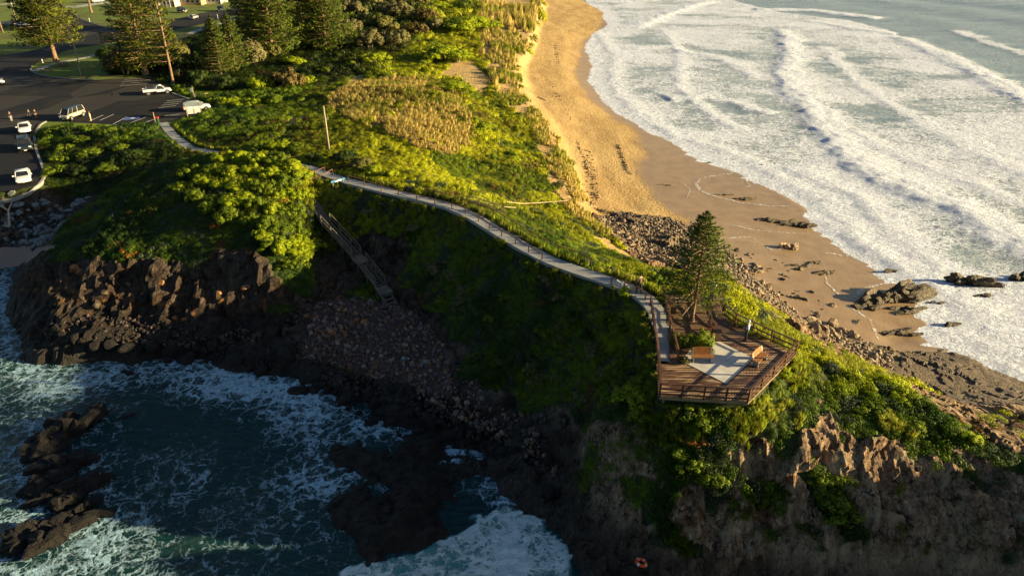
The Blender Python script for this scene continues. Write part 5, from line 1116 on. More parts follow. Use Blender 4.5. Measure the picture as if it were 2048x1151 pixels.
# ------------------------------------------------------------------ people
def skinned(name, V, E, RAD, m, parent, root=0, sub=2):
    me = bpy.data.meshes.new(name); bm = bmesh.new(); ly = bm.verts.layers.skin.verify(); bv = []
    for i, (p, rr) in enumerate(zip(V, RAD)):
        v = bm.verts.new(p); v[ly].radius = (rr if isinstance(rr, tuple) else (rr, rr)); v[ly].use_root = (i == root); bv.append(v)
    for a, b in E: bm.edges.new((bv[a], bv[b]))
    bm.to_mesh(me); bm.free(); me.materials.append(m); o = link(name, me, parent)
    s = o.modifiers.new('skin', 'SKIN'); s.use_smooth_shade = True; s.branch_smoothing = .4; u = o.modifiers.new('sub', 'SUBSURF'); u.levels = 1; u.render_levels = sub; return o
M_SKIN = simple('skin', (.50, .29, .19), .6, .1)
def person(loc, face, label, shirt, trousers, hair=(.06, .035, .02), hat=None, arms=((.28, -.02, .86), (.28, -.02, .86)), stride=.0, shorts=False, bag=None, height=1.72, group=None):
    """face: heading the person looks to; +x is forward, y to the left"""
    r = empty('person', loc, label, 'person', group, face); k = height/1.72; r.scale = (k, k, k)
    hipL, hipR = (0, .10, .90), (0, -.10, .90)
    J = [(0, 0, .95), (0, 0, 1.12), (.0, 0, 1.30), (0, 0, 1.43), (.01, 0, 1.50), (.02, 0, 1.58)]; RD = [(.11, .15), (.10, .13), (.11, .16), (.09, .12), .052, .055]; E = [(0, 1), (1, 2), (2, 3), (3, 4), (4, 5)]
    legs = {}; 
    for sg, st in ((1, stride), (-1, -stride)):
        b = len(J); J += [(0, sg*.10, .88), (st*.5+.03, sg*.10, .48), (st, sg*.10, .09), (st+.13, sg*.12, .04)]; RD += [.085, .055, .038, .032]; E += [(0, b), (b, b+1), (b+1, b+2), (b+2, b+3)]; legs[sg] = b
    armi = {}
    for sg, hp in zip((1, -1), arms):
        S = Vector((0, sg*.19, 1.41)); Hn = Vector((hp[1]+.02, sg*hp[0], hp[2])); mid = (S+Hn)/2; L = (Hn-S).length; bend = math.sqrt(max(0, .27**2-(L/2)**2)); El = mid+Vector((-bend*.8, sg*bend*.4, -bend*.2))
        b = len(J); J += [tuple(S), tuple(El), tuple(Hn)]; RD += [.052, .040, .027]; E += [(3, b), (b, b+1), (b+1, b+2)]; armi[sg] = b
        d = (Hn-El).normalized(); sd_ = Vector((0, sg, 0)).cross(d).normalized() if abs(d.y) < .9 else Vector((1, 0, 0)); pm = Hn+d*.07; pi = len(J); J.append(tuple(pm)); RD.append((.020, .036)); E.append((b+2, pi))
        for fi, (o_, l_) in enumerate(((-.03, .060), (-.010, .072), (.010, .068), (.029, .052))):
            q = pm+sd_*o_+d*.02; q2 = q+d*l_*.55; q3 = q2+d*l_*.4+Vector((0, -sg*.02, 0)); n = len(J); J += [tuple(q), tuple(q2), tuple(q3)]; RD += [.009, .0085, .007]; E += [(pi, n), (n, n+1), (n+1, n+2)]
        n = len(J); q = Hn+d*.03+sd_*.035; J += [tuple(q), tuple(q+sd_*.02+d*.035)]; RD += [.011, .009]; E += [(b+2, n), (n, n+1)]
    # head grows from the neck so the body stays one surface
    n = len(J); J += [(.025, 0, 1.63), (.03, 0, 1.68)]; RD += [(.072, .066), (.055, .052)]; E += [(5, n), (n, n+1)]
    n = len(J); J += [(.105, 0, 1.605)]; RD += [.013]; E += [(5, n)]
    skinned('body', J, E, RD, M_SKIN, r)
    for sg in (-1, 1): MB().disc((.098, sg*.028, 1.63), .011, (1, 0, 0), .008, 8).build('eye', M_BLACK, r); MB().disc((.025, sg*.074, 1.61), .028, (0, 1, 0), .012, 8).build('ear', M_SKIN, r)
    MB().box((.098, 0, 1.562), (.012, .045, .010)).build('mouth', simple('lip', (.35, .12, .10), .6), r)
    V = [(0, 0, .88), (0, 0, 1.10), (0, 0, 1.30), (0, 0, 1.45)]; q = [(.145, .20), (.135, .175), (.145, .20), (.12, .155)]; ee = [(0, 1), (1, 2), (2, 3)]
    for sg in (1, -1): b = armi[sg]; n = len(V); s_, e_ = Vector(J[b]), Vector(J[b+1]); V += [tuple(s_), tuple(s_.lerp(e_, .98)), tuple(e_.lerp(Vector(J[b+2]), .75))]; q += [.078, .064, .050]; ee += [(3, n), (n, n+1), (n+1, n+2)]
    skinned('shirt', V, ee, q, shirt, r)
    V = [(0, 0, 1.12), (0, 0, .92)]; q = [(.13, .17), (.135, .18)]; ee = [(0, 1)]
    for sg in (1, -1):
        b = legs[sg]; n = len(V); V += [J[b], J[b+1]]; q += [.112, .082]; ee += [(1, n), (n, n+1)]
        if not shorts: V.append(J[b+2]); q.append(.066); ee.append((n+1, n+2))
    skinned('trousers', V, ee, q, trousers, r)
    for sg in (1, -1): x_, y_, z_ = J[legs[sg]+2]; loft([[(x_+a, y_-w, 0), (x_+a, y_+w, 0), (x_+a, y_+w*.8, h), (x_+a, y_-w*.8, h)] for a, w, h in ((-.07, .035, .08), (0, .045, .11), (.1, .048, .08), (.19, .035, .045))]).build('shoe', M_BLACK, r, True)
    hm = simple('hair', hair, .8, .3)
    v, f = [], []
    for i in range(7):
        for j in range(12):
            t = math.pi*.62*i/6; a = 2*math.pi*j/12; v.append((.005+.098*math.sin(t)*math.cos(a), .083*math.sin(t)*math.sin(a), 1.64+.105*math.cos(t)-(.03 if math.cos(a) < -.2 and i > 4 else 0)+(.04 if math.cos(a) > .5 and i > 4 else 0)))
    for i in range(6):
        for j in range(12): f.append((i*12+j, (i+1)*12+j, (i+1)*12+(j+1) % 12, i*12+(j+1) % 12))
    if hat: MB().add(v, f, Matrix.Translation((0, 0, -.10)) @ Matrix.Scale(1.07, 4)).disc((.03, 0, 1.665), .125, (0, 0, 1), .012, 20).build('hat', hat, r, True)
    else: MB().add(v, f).build('hair', hm, r, True)
    if bag:
        c, bc = bag; MB().box(c, (.24, .16, .30), taper=.85).build('bag', bc, r, bevel=.03)
    return r
C = lambda n, c: simple(n, c, .8, .2)
person(DK(1491, 681), R(150), 'person in white cap, pale blue top and red waist bag standing at the lookout railing', C('pale_blue_cloth', (.34, .44, .60)), C('dark_trousers', (.03, .035, .05)), hat=C('white_cap', (.8, .82, .85)), arms=((.22, .18, 1.12), (.24, .05, .98)), bag=((.05, -.22, .98), C('red_cloth', (.42, .06, .03))))
person(DK(1422, 600), R(60), 'person in white and blue top partly hidden behind the pine branches', C('white_blue_cloth', (.55, .62, .75)), C('grey_trousers', (.12, .12, .13)), hat=C('pale_cap', (.7, .72, .75)))
x, y, z = at(1278, 586, 10.95); person((x, y, z+.04), R(120), 'person in dark brown jacket walking on the path toward the deck', C('brown_jacket', (.16, .10, .065)), C('black_trousers', (.02, .02, .025)), stride=.22, arms=((.24, .14, .95), (.24, -.14, .92)))
G1 = 'people standing in the car park'
person(A6(24, 243), R(-20), 'person in black top and pale trousers standing alone in the car park', C('black_top', (.02, .02, .025)), C('pale_trousers', (.30, .30, .30)), (.35, .2, .08), group=G1)
person(A6(62, 239), R(-40), 'fair-haired person all in black at the rear of the white sedan', C('black_top', (.02, .02, .025)), C('black_trousers', (.025, .025, .03)), (.5, .32, .12), stride=.1, group=G1)
person(A6(74, 238), R(170), 'person in black top and orange-brown trousers beside the white sedan', C('black_top', (.02, .02, .025)), C('orange_trousers', (.45, .20, .07)), (.3, .15, .06), group=G1)
person(A6(183, 243), R(200), 'person in cream clothes behind the people mover', C('cream_top', (.62, .52, .38)), C('cream_trousers', (.55, .45, .33)), (.35, .15, .05), group=G1)
def dog(px, py, z, hd, label, col):
    x, y, _ = at(px, py, z); r = empty('dog', (x, y, z+.05), label, 'dog', 'two small white dogs', hd)
    J = [(-.18, 0, .27), (0, 0, .27), (.16, 0, .28), (.26, 0, .38), (.32, 0, .43), (.41, 0, .40), (-.28, 0, .34), (-.36, 0, .44)]; RD = [.075, .085, .09, .05, .062, .028, .022, .014]; E = [(0, 1), (1, 2), (2, 3), (3, 4), (4, 5), (0, 6), (6, 7)]
    for sg in (-1, 1):
        n = len(J); J += [(.17, sg*.06, .20), (.18, sg*.06, .10), (.19, sg*.06, .01)]; RD += [.035, .022, .020]; E += [(2, n), (n, n+1), (n+1, n+2)]
        n = len(J); J += [(-.16, sg*.06, .19), (-.25, sg*.06, .11), (-.21, sg*.06, .01)]; RD += [.045, .022, .020]; E += [(0, n), (n, n+1), (n+1, n+2)]
    skinned('body', J, E, RD, col, r, 1)
    for sg in (-1, 1): MB().add([(.29, sg*.03, .47), (.33, sg*.05, .47), (.30, sg*.06, .55)], [(0, 1, 2)]).build('ear', col, r)
dog(1240, 572, 10.8, R(140), 'small white dog farther along the path', C('white_fur', (.7, .72, .74))); dog(1252, 577, 10.85, R(140), 'small white dog nearer the walking person', C('white_fur', (.7, .72, .74)))

# ------------------------------------------------------------------ houses at the back
def house(x0, x1, py, depth, h, wallm, roofm, label, gable=False, nwin=3, porch=False):
    a = Vector(A6(x0, py)); b = Vector(A6(x1, py)); r = empty('house', (a+b)/2, label, 'house'); L = (b-a).length; rz = math.atan2(b.y-a.y, b.x-a.x); r.rotation_euler = (0, 0, rz)
    MB().box((0, depth/2, h/2), (L, depth, h)).build('wall', wallm, r)
    o = .5; rh = 1.9
    MB().add([(-L/2-o, -o, h), (L/2+o, -o, h), (L/2+o, depth+o, h), (-L/2-o, depth+o, h), (-L/2+(0 if gable else depth/2), depth/2, h+rh), (L/2-(0 if gable else depth/2), depth/2, h+rh)], [(0, 1, 5, 4), (2, 3, 4, 5), (1, 2, 5), (3, 0, 4), (3, 2, 1, 0)]).build('roof', roofm, r)
    for k in range(nwin):
        x = -L/2+(k+.7)*L/(nwin+.4); f = MB().box((x, -.03, h*.55), (L/(nwin+1.5), .08, h*.42)).build('window', M_WHITE, r); MB().box((x, -.08, h*.55), (L/(nwin+1.5)-.25, .03, h*.42-.2)).build('pane', M_GLASS, f)
    MB().box((L*.42, -.03, 1.05), (.95, .07, 2.1)).build('door', M_RAIL, r)
    if porch:
        MB().box((0, -1.3, h+.05), (L*.8, 2.4, .12)).build('porch_roof', roofm, r)
        for s in (-1, -.3, .3, 1): MB().box((s*L*.38, -2.35, h/2), (.14, .14, h)).build('post', M_WHITE, r)
def brick(name, c1, c2):
    m, nt, b = mat(name); q = NT(nt); t = q.n('ShaderNodeTexBrick'); q.put(t.inputs['Vector'], q.rot(q.obj(), (math.pi/2, 0, 0))); t.inputs['Scale'].default_value = 3; t.inputs['Color1'].default_value = (*c1, 1); t.inputs['Color2'].default_value = (*c2, 1); t.inputs['Mortar'].default_value = (.3, .28, .25, 1)
    q.put(b.inputs['Base Color'], t.outputs[0]); b.inputs['Roughness'].default_value = .9; return m
M_TILE = simple('roof_tiles', (.22, .12, .08), .8, .4, 2, bump=.4); M_TILEG = simple('grey_roof', (.3, .3, .31), .6, .3, 2)
house(281, 318, 15, 8, 2.9, brick('dark_red_brick', (.16, .06, .04), (.11, .04, .03)), M_TILE, 'dark red brick house behind the slim pine', True, 2); house(322, 350, 14, 8, 2.7, simple('pale_render', (.62, .56, .48), .8), M_TILEG, 'pale rendered house with posts between the brick houses', False, 2, True)
house(352, 403, 11, 9, 2.8, brick('orange_brick', (.42, .22, .10), (.34, .17, .08)), M_TILE, 'orange brick house lit by the sun with many windows', False, 5); house(414, 442, 8, 8, 2.9, simple('white_weatherboard', (.72, .66, .55), .7), M_TILEG, 'white weatherboard house at the edge of the tall dark pines', True, 3)
# ------------------------------------------------------------------ trees and shrubs
def join_q(lst):
    V = []; Fq = []; O = []; k = 0
    for v, f, *o in lst: V.append(v); Fq.append(f+k); k += len(v); O += o
    return (np.vstack(V), np.vstack(Fq), np.vstack(O)) if O else (np.vstack(V), np.vstack(Fq))
M_PINE = leaf_material('pine_needles', (.035, .075, .008), (.17, .21, .014), trans=.3); M_PINEY = leaf_material('golden_pine_needles', (.05, .075, .008), (.22, .24, .016), trans=.3)
def pine_arrays(H, Rm, seed, nwh=26, start=.2, leaf=.30, per=22, conic=1.0, nb=7, asym=0.0, sparse=0.0, fan=.35):
    """whorled branches, each a flat spray of needle blades; returns needles and branch lines"""
    rng = np.random.default_rng(seed); parts = []; br = []
    for w_ in range(nwh):
        t = w_/(nwh-1); z = H*(start+(1-start)*t**.92)+rng.normal(0, .02)*H*.3; Rr = Rm*(1-t)**(.75*conic)*(.80+.2*rng.random())+.03*H*(1-t)+.12
        n = max(4, int(nb-(2 if t > .85 else 0))); a0 = rng.uniform(0, 6.28)
        for b in range(n):
            if rng.random() < sparse*(1-t): continue
            a = a0+6.283*b/n+rng.normal(0, .18); L = Rr*rng.uniform(.72, 1.12)*(1+asym*math.cos(a)); up = rng.uniform(.02, .20)+.25*t
            k = max(4, int(per*(.35+.65*L/Rm))); s = (rng.random(k)**.75)*.92+.10
            d = np.array([math.cos(a), math.sin(a), 0]); side = np.array([-d[1], d[0], 0])
            zz = z+L*(s*up-.10*s*s+.10*s**4); off = rng.normal(0, 1, k)*fan*L*(1-s*.55)*.55
            C = d*(L*s)[:, None]+side*off[:, None]; C[:, 2] = zz-np.abs(off)*.10+rng.normal(0, .03, k)*L*.3
            Dr = d*.8+side*(np.sign(off)*.8)[:, None]+np.array([0, 0, .45])+rng.normal(0, .25, (k, 3)); Nn = np.array([0, 0, 1.0])+rng.normal(0, .45, (k, 3)); l = leaf*rng.uniform(.7, 1.4, k)
            out = d*.9+side*(off/L)[:, None]*.8+np.array([0, 0, .75])+rng.normal(0, .15, (k, 3)); parts.append((*quads(C, Dr, Nn, l, l*.34), out)); C2 = C+rng.normal(0, .05, C.shape)*L; C2[:, 2] -= leaf*.25; parts.append((*quads(C2, Dr+rng.normal(0, .6, Dr.shape), Nn+rng.normal(0, .5, Nn.shape), l*.9, l*.30), out))
            br.append([(0, 0, z), tuple(d*L*.5+np.array([0, 0, z+L*up*.4])), tuple(d*L*.92+np.array([0, 0, z+L*(up*.9-.03)]))])
    return join_q(parts), br
def pine(px, py, z, H, Rm, seed, label, group=None, matl=None, loc=None, trunk=.022, **k):
    x, y = (at(px, py, z)[:2] if loc is None else loc); r = empty('norfolk_pine', (x, y, z), label, 'tree', group)
    (V, Fq, O), br = pine_arrays(H, Rm, seed, **k); c = link('crown', set_out(np_mesh('crown', V, Fq, matl or M_PINE, False), O), r); mb = MB(); rt = H*trunk
    for b in br: mb.tube(b, [rt*.22, rt*.14, rt*.05], 4, False)
    mb.build('branches', M_BARK, c, True)
    MB().tube([(0, 0, -.4), (0, 0, 0), (0, 0, H*.05), (.01*H, 0, H*.5), (0, 0, H)], [rt*1.7, rt*1.4, rt, rt*.6, rt*.08], 10).build('trunk', M_BARK, r, True); return r
x, y, z = at(1383, 641, 11.0); Hp = top_z(x, y, 424)-z
pine(0, 0, z, Hp, 3.25, 5, 'young dark green norfolk pine growing through the lookout deck', loc=(x, y), nwh=24, start=.20, leaf=.25, per=38, nb=7, conic=1.0, trunk=.019, fan=.36)
FAR = 'tall norfolk pines around the car park'
pine(113, 125, 6.5, 25, 7.6, 11, 'large golden norfolk pine on the grass island with thick orange trunk', FAR, M_PINEY, nwh=20, start=.20, leaf=.75, per=70, nb=9, conic=.45, trunk=.022, fan=.5)
pine(292, 150, 6.5, 27, 6.6, 12, 'dense norfolk pine left of the slim-trunked one', FAR, M_PINEY, nwh=26, start=.10, leaf=.7, per=44, nb=8, conic=.4, trunk=.02, fan=.5)
pine(347, 168, 6.5, 27, 4.6, 13, 'sparse norfolk pine with long bare sunlit trunk at the bays', FAR, M_PINEY, nwh=17, start=.16, leaf=.65, per=30, nb=6, conic=.3, asym=-.4, sparse=.30, trunk=.011)
x, y, _ = at(442, 150, 6.5); pine(0, 0, 6.5, top_z(x, y, 33)-6.5, 4.6, 14, 'mid green young norfolk pine with pale thin trunk', FAR, loc=(x, y), nwh=20, start=.08, leaf=.55, per=34, nb=7, conic=.8)
x, y, _ = at(472, 140, 6.5); pine(0, 0, 6.5, top_z(x, y, 28)-6.5, 4.2, 15, 'mid green norfolk pine just right of its thin-trunked twin', FAR, loc=(x, y), nwh=18, start=.1, leaf=.55, per=34, nb=7, conic=.8)
pine(546, 112, 6.4, 25, 8.0, 16, 'very tall dark norfolk pine behind the rounded olive tree', FAR, nwh=28, start=.05, leaf=.75, per=60, nb=8, conic=.4, fan=.5); pine(652, 100, 6.4, 24, 8.0, 17, 'tall dark norfolk pine in front of the grey-green trees', FAR, nwh=28, start=.05, leaf=.75, per=60, nb=8, conic=.4, fan=.5)
pine(505, 62, 6.5, 24, 6.5, 18, 'dark norfolk pine right of the white weatherboard house', FAR, nwh=22, start=.06, leaf=.8, per=44, nb=8, conic=.4, fan=.5); pine(183, 25, 6.5, 18, 4, 19, 'far slim norfolk pine on the shaded lawn', FAR, M_PINEY, nwh=10, start=.5, leaf=.9, per=20, nb=6, conic=.5)
pine(606, 60, 6.4, 22, 7, 20, 'dark norfolk pine between the two tallest dark ones', FAR, nwh=24, start=.05, leaf=.8, per=50, nb=8, conic=.4, fan=.5)

def crown_arrays(seed, n=1400, leaf=.10, lob=9, flat=.7, wind=0.0):
    """lumpy crown of radius about 1, built of leaf clumps with gaps between them"""
    rng = np.random.default_rng(seed); c = rdir(lob, rng)*rng.uniform(.30, .62, (lob, 1)); c[:, 2] = np.abs(c[:, 2])*flat; rr = rng.uniform(.28, .48, lob)
    # secondary clumps on each lobe
    sc, sr = [], []
    for i in range(lob):
        for d in rdir(9, rng): 
            if d[2] > -.5: sc.append(c[i]+d*rr[i]*.75*np.array([1, 1, flat])); sr.append(rr[i]*rng.uniform(.28, .45))
    sc = np.array(sc); sr = np.array(sr); k = rng.integers(0, len(sc), n); d = rdir(n, rng); r = sr[k]*rng.uniform(.55, 1.15, n); C = sc[k]+d*r[:, None]; C[:, 2] = np.maximum(C[:, 2], -.12+rng.random(n)*.1)
    if wind: C[:, 0] -= wind*np.maximum(C[:, 2], 0)
    Nn = d*.8+C*.5+rdir(n, rng)*.5; l = leaf*rng.uniform(.6, 1.4, n); return (*quads(C, np.cross(Nn, rdir(n, rng)), Nn, l, l*.62), d*.9+C*.9+np.array([0, 0, .15]))
LM = dict(green=leaf_material('green_shrub_leaves', (.06, .11, .008), (.22, .28, .012), trans=.3), bright=leaf_material('yellow_green_leaves', (.16, .24, .006), (.42, .46, .012), trans=.3), olive=leaf_material('olive_leaves', (.08, .08, .02), (.20, .19, .045), trans=.2),
          grey=leaf_material('grey_green_leaves', (.09, .09, .035), (.24, .215, .085), trans=.15), brown=leaf_material('brown_green_leaves', (.08, .06, .02), (.20, .15, .04), trans=.15), rust=leaf_material('rust_leaves', (.20, .07, .015), (.42, .18, .03), trans=.2), dark=leaf_material('deep_green_leaves', (.02, .045, .010), (.07, .10, .014), trans=.2))  # sun and shade painted in: yellow-green leaves raised, deep green lowered
CR = {}
def crown_mesh(kind, v, fine):
    key = (kind, v, fine)
    if key not in CR:
        n, l = {0: (1300, .15), 1: (3200, .085), 2: (7000, .055)}[fine]; V, Fq, O = crown_arrays(100+v, n, l, 9+v % 3, .62 if kind == 'bright' else .75, .25 if kind == 'bright' else 0); CR[key] = set_out(np_mesh('foliage', V, Fq, LM[kind], False), O)
    return CR[key]
def shrub(px, py, z, rad, h, kind, label, group, fine=0, name='shrub', cat='shrub', stem=True, sy=1.0):
    if z is None: x, y, z = hit(px, py)
    else: x, y, _ = at(px, py, z)
    r = empty(name, (x, y, z-.05), label, cat, group); r.rotation_euler = (0, 0, random.uniform(-.4, .4) if kind == 'bright' else random.uniform(0, 6.28))
    rad *= 1.22; lift = h*.15 if stem else 0
    o = link('foliage', crown_mesh(kind, random.randint(0, 3), fine), r); o.scale = (rad, rad*sy, (h-lift)/.92); o.location = (0, 0, lift+.1*rad)
    if stem:
        mb = MB(); n = 3 if h > 2 else 2
        for k in range(n): a = 6.28*k/n+.4; mb.tube([(.05*rad*math.cos(a), .05*rad*math.sin(a), -.1), (rad*.15*math.cos(a), rad*.15*math.sin(a), lift+.12*h), (rad*.3*math.cos(a), rad*.3*math.sin(a), lift+.35*h)], [.04*rad, .03*rad, .015*rad], 6, False)
        mb.build('trunk' if name == 'tree' else 'stem', M_BARKG, r, True)
    return r
g = 'grey-green coastal trees behind the dunes'
for px, py, rad, h, kd in ((690, 75, 6, 7, 'grey'), (740, 98, 5, 6, 'grey'), (705, 40, 7, 7.5, 'grey'), (765, 70, 6, 7, 'olive'), (800, 92, 4.5, 5.5, 'grey'), (735, 18, 8, 8, 'grey'), (790, 35, 7, 7, 'grey'), (835, 75, 4, 6, 'brown'), (825, 20, 7, 7, 'olive'), (680, 8, 8, 8, 'grey'), (770, 2, 8, 8, 'olive'), (850, 45, 5, 6, 'brown'), (868, 62, 3.5, 5, 'grey')):
    shrub(px, py, 6.4, rad, h, kd, {'grey': 'grey-green bushy coastal tree in the dense clump', 'olive': 'olive bushy tree deep in the dense clump', 'brown': 'brownish bushy tree at the dune side of the clump'}[kd], g, 1, 'tree', 'tree')
g = 'trees and shrubs beside the car park pines'
for px, py, rad, h, kd, lb in ((502, 128, 5, 7.5, 'grey', 'tall pale olive tree right of the twin pines'), (535, 120, 4, 6, 'olive', 'olive tree just behind the rounded brown one'), (572, 178, 4.6, 5.4, 'brown', 'rounded brown-green tree at the dark hollow'), (520, 182, 3.2, 4, 'bright', 'yellow-green shrub left of the rounded brown tree'),
                               (608, 172, 2.6, 3.2, 'bright', 'low yellow-green shrub right of the rounded brown tree'), (455, 180, 3.4, 3.5, 'dark', 'dark shrub below the twin pines'), (400, 165, 3.5, 3.5, 'dark', 'dark shrub right of the bare pine trunk'), (255, 150, 5.5, 7, 'brown', 'large dark brown shrub at the left edge of the grove'), (300, 140, 5, 6, 'dark', 'dark shrub under the dense pine'),
                               (370, 140, 4, 5, 'dark', 'dark shrub behind the slim pine'), (455, 110, 4, 5, 'bright', 'lit green shrub between pine and street'), (355, 120, 4.5, 6.5, 'olive', 'olive tree right behind the slim bare trunk'), (330, 90, 4, 5, 'green', 'green bush on the street side of the pines'), (230, 130, 4.5, 6, 'dark', 'dark bush closest to the island path')):
    shrub(px, py, 6.4, rad, h, kd, lb, g, 1, 'tree' if h > 5 else 'shrub', 'tree' if h > 5 else 'shrub')
g = 'wind-clipped yellow-green shrubs on the dunes'
for px, py, z, rad, h, lb, sy in ((930, 62, 6, 9.5, 5.2, 'largest wind-clipped shrub at the top of the dune line', 1.3), (960, 60, 6, 6, 3.6, 'wind-clipped shrub right of the largest one', 1.3), (890, 118, 6.5, 6.2, 4.0, 'high domed wind-clipped shrub with combed crown', 1.2), (862, 120, 6.8, 4.2, 2.6, 'wind-clipped shrub leaning left of the high dome', 1), (915, 122, 6.5, 4.2, 3.2, 'wind-clipped shrub right side of the high dome', 1),
                          (895, 180, 8.4, 5.0, 1.8, 'long low wind-clipped mound above the dry grass', .7), (925, 185, 8, 3.6, 1.5, 'end of the low wind-clipped mound', .8), (960, 262, 7.2, 2.6, 1.7, 'bright round shrub alone in the dune hollow', 1), (945, 270, 7.3, 2.0, 1.3, 'smaller shrub touching the bright round one', 1), (850, 128, 7.2, 1.9, 1.2, 'little bright shrub at the sandy blowout', 1),
                          (880, 20, 6, 6, 4, 'far wind-clipped shrub by the sand hollow', 1.2), (703, 134, 7, 1.6, 2.0, 'small round golden shrub alone in the dark hollow', 1), (745, 125, 6.8, 4.0, 3.2, 'broad golden shrub below the grey trees', 1), (648, 145, 6.8, 2.0, 1.6, 'small yellow shrub left of the sandy track', 1), (590, 130, 6.6, 3.4, 2.4, 'low spreading green shrub behind the rounded tree', 1), (655, 100, 6.5, 2.5, 2, 'small lit shrub at the foot of the dark pines', 1)):
    shrub(px, py, z, rad, h, 'bright', lb, g, 1, sy=sy)
g = 'low shrubs on the dune strip behind the beach'
rd = random.Random(9); DS = hits([(1000, 90), (1040, 130), (1035, 190), (1080, 270), (1110, 340), (1125, 400), (1080, 420), (1000, 380), (960, 330), (960, 220), (985, 150)]); k = 0
while k < 34:
    x = rd.uniform(min(p[0] for p in DS), max(p[0] for p in DS)); y = rd.uniform(min(p[1] for p in DS), max(p[1] for p in DS))
    if inpoly(np.array([x]), np.array([y]), DS)[0]:
        kk = rd.choice(['green', 'green', 'olive', 'bright']); r = empty('shrub', (x, y, float(Hraw(x, y))-.05), 'low shrub on the sandy strip between dune grass and beach', 'shrub', g, rd.uniform(0, 6)); s_ = rd.uniform(1.2, 2.8); o = link('foliage', crown_mesh(kk, rd.randint(0, 3), 1), r); o.scale = (s_, s_, s_*rd.uniform(.35, .6)); k += 1
g = 'dense shrubs on the headland'
pts = [(445, 322), (480, 318), (515, 322), (550, 322), (580, 336), (598, 356), (575, 372), (540, 350), (500, 346), (460, 350), (425, 345), (590, 396), (556, 396), (520, 380), (480, 378), (440, 375), (575, 430), (545, 425), (510, 415), (470, 408), (590, 455), (560, 465), (530, 455), (495, 445), (455, 440), (575, 490), (590, 505), (560, 500), (600, 520), (580, 530), (545, 490), (595, 480), (610, 500), (530, 480), (410, 365), (380, 350), (360, 380), (395, 400), (420, 420)]
for i, (px, py) in enumerate(pts): shrub(px, py, None, random.uniform(1.3, 2.1), random.uniform(1.2, 2.0), random.choice(['bright', 'green', 'green', 'bright']), 'dense green shrub packed on the rounded headland hill', g, 1, stem=False)
for px, py in ((568, 404), (572, 418), (250, 505), (262, 515), (450, 312), (430, 455)): shrub(px, py, None, .8, .8, 'rust', 'small rusty orange dying shrub among green ones', 'rusty shrubs', 1, stem=False)
for px, py in ((100, 268), (135, 266), (175, 262), (160, 282), (215, 268), (262, 268), (130, 300), (180, 310), (110, 345), (240, 300), (300, 272), (265, 310), (215, 340), (160, 350), (120, 320)): shrub(px, py, None, random.uniform(1.4, 2.2), random.uniform(1.0, 1.5), random.choice(['dark', 'green', 'green']), 'shrub on the green bank below the car park', 'shrubs on the car park bank', 1, stem=False)
for px, py, rad, kd in ((430, 205, 1.8, 'bright'), (455, 206, 2.2, 'bright'), (480, 212, 2.0, 'bright'), (510, 208, 2.4, 'bright'), (545, 205, 2.4, 'green'), (415, 240, 1.3, 'bright'), (520, 300, 1.8, 'green'), (553, 296, 2.0, 'bright'), (590, 300, 1.6, 'green'), (630, 318, 1.5, 'dark'), (690, 322, 2.0, 'dark'), (720, 332, 1.8, 'olive'), (745, 345, 1.6, 'bright'), (780, 352, 1.4, 'bright'), (500, 275, 1.6, 'green'), (470, 262, 1.5, 'green'), (560, 262, 1.4, 'dark')):
    shrub(px, py, None, rad, rad*.8, kd, 'shrub between footpath and car park', 'shrubs between footpath and car park', 1, stem=False)
for px, py, rad, kd in ((1330, 812, .5, 'green'), (1352, 816, .55, 'green'), (1378, 815, .5, 'bright'), (1402, 820, .6, 'green'), (1428, 818, .5, 'green'), (1452, 823, .55, 'bright'), (1478, 822, .5, 'green'), (1500, 822, .6, 'green'), (1524, 800, .55, 'bright'), (1548, 775, .55, 'green'), (1568, 752, .6, 'bright'), (1590, 728, .55, 'green'), (1265, 800, 1.7, 'bright'), (1292, 770, 1.2, 'green'), (1248, 745, 1.4, 'green'), (1225, 800, 1.3, 'green'), (1280, 835, 1.1, 'green'), (1240, 660, 1.4, 'green'), (1210, 640, 1.5, 'green'), (1272, 640, 1.0, 'bright'), (1180, 600, 1.3, 'green'), (1150, 640, 1.3, 'dark'), (1100, 600, 1.3, 'dark'), (1250, 590, .9, 'bright'), (1060, 560, 1.1, 'green'), (1290, 690, .8, 'bright'),
                     (1400, 850, 1.0, 'green'), (1380, 930, 1.3, 'green'), (1420, 960, 1.2, 'green'), (1350, 910, 1.1, 'green'), (1395, 890, .8, 'rust'), (1660, 1000, 1.2, 'green'), (1690, 1040, 1.2, 'green'), (1640, 975, 1.0, 'green'), (1800, 800, 1.1, 'bright'), (1820, 860, 1.1, 'green'), (1740, 830, 1.2, 'green'), (1940, 880, .9, 'bright')):
    shrub(px, py, None, rad, rad*.85, kd, {'bright': 'sunlit yellow-green shrub on the slope around the lookout', 'green': 'green shrub on the slope around the lookout', 'dark': 'shaded dark shrub on the slope below the path', 'rust': 'rusty brown shrub hanging below the deck'}[kd], 'shrubs around the lookout', 1, stem=False)
rd = random.Random(21); DS = hits([(700, 400), (880, 430), (1000, 500), (1100, 560), (1220, 590), (1290, 680), (1290, 800), (1200, 820), (1100, 780), (960, 740), (900, 640), (840, 520), (700, 430)]); k = 0
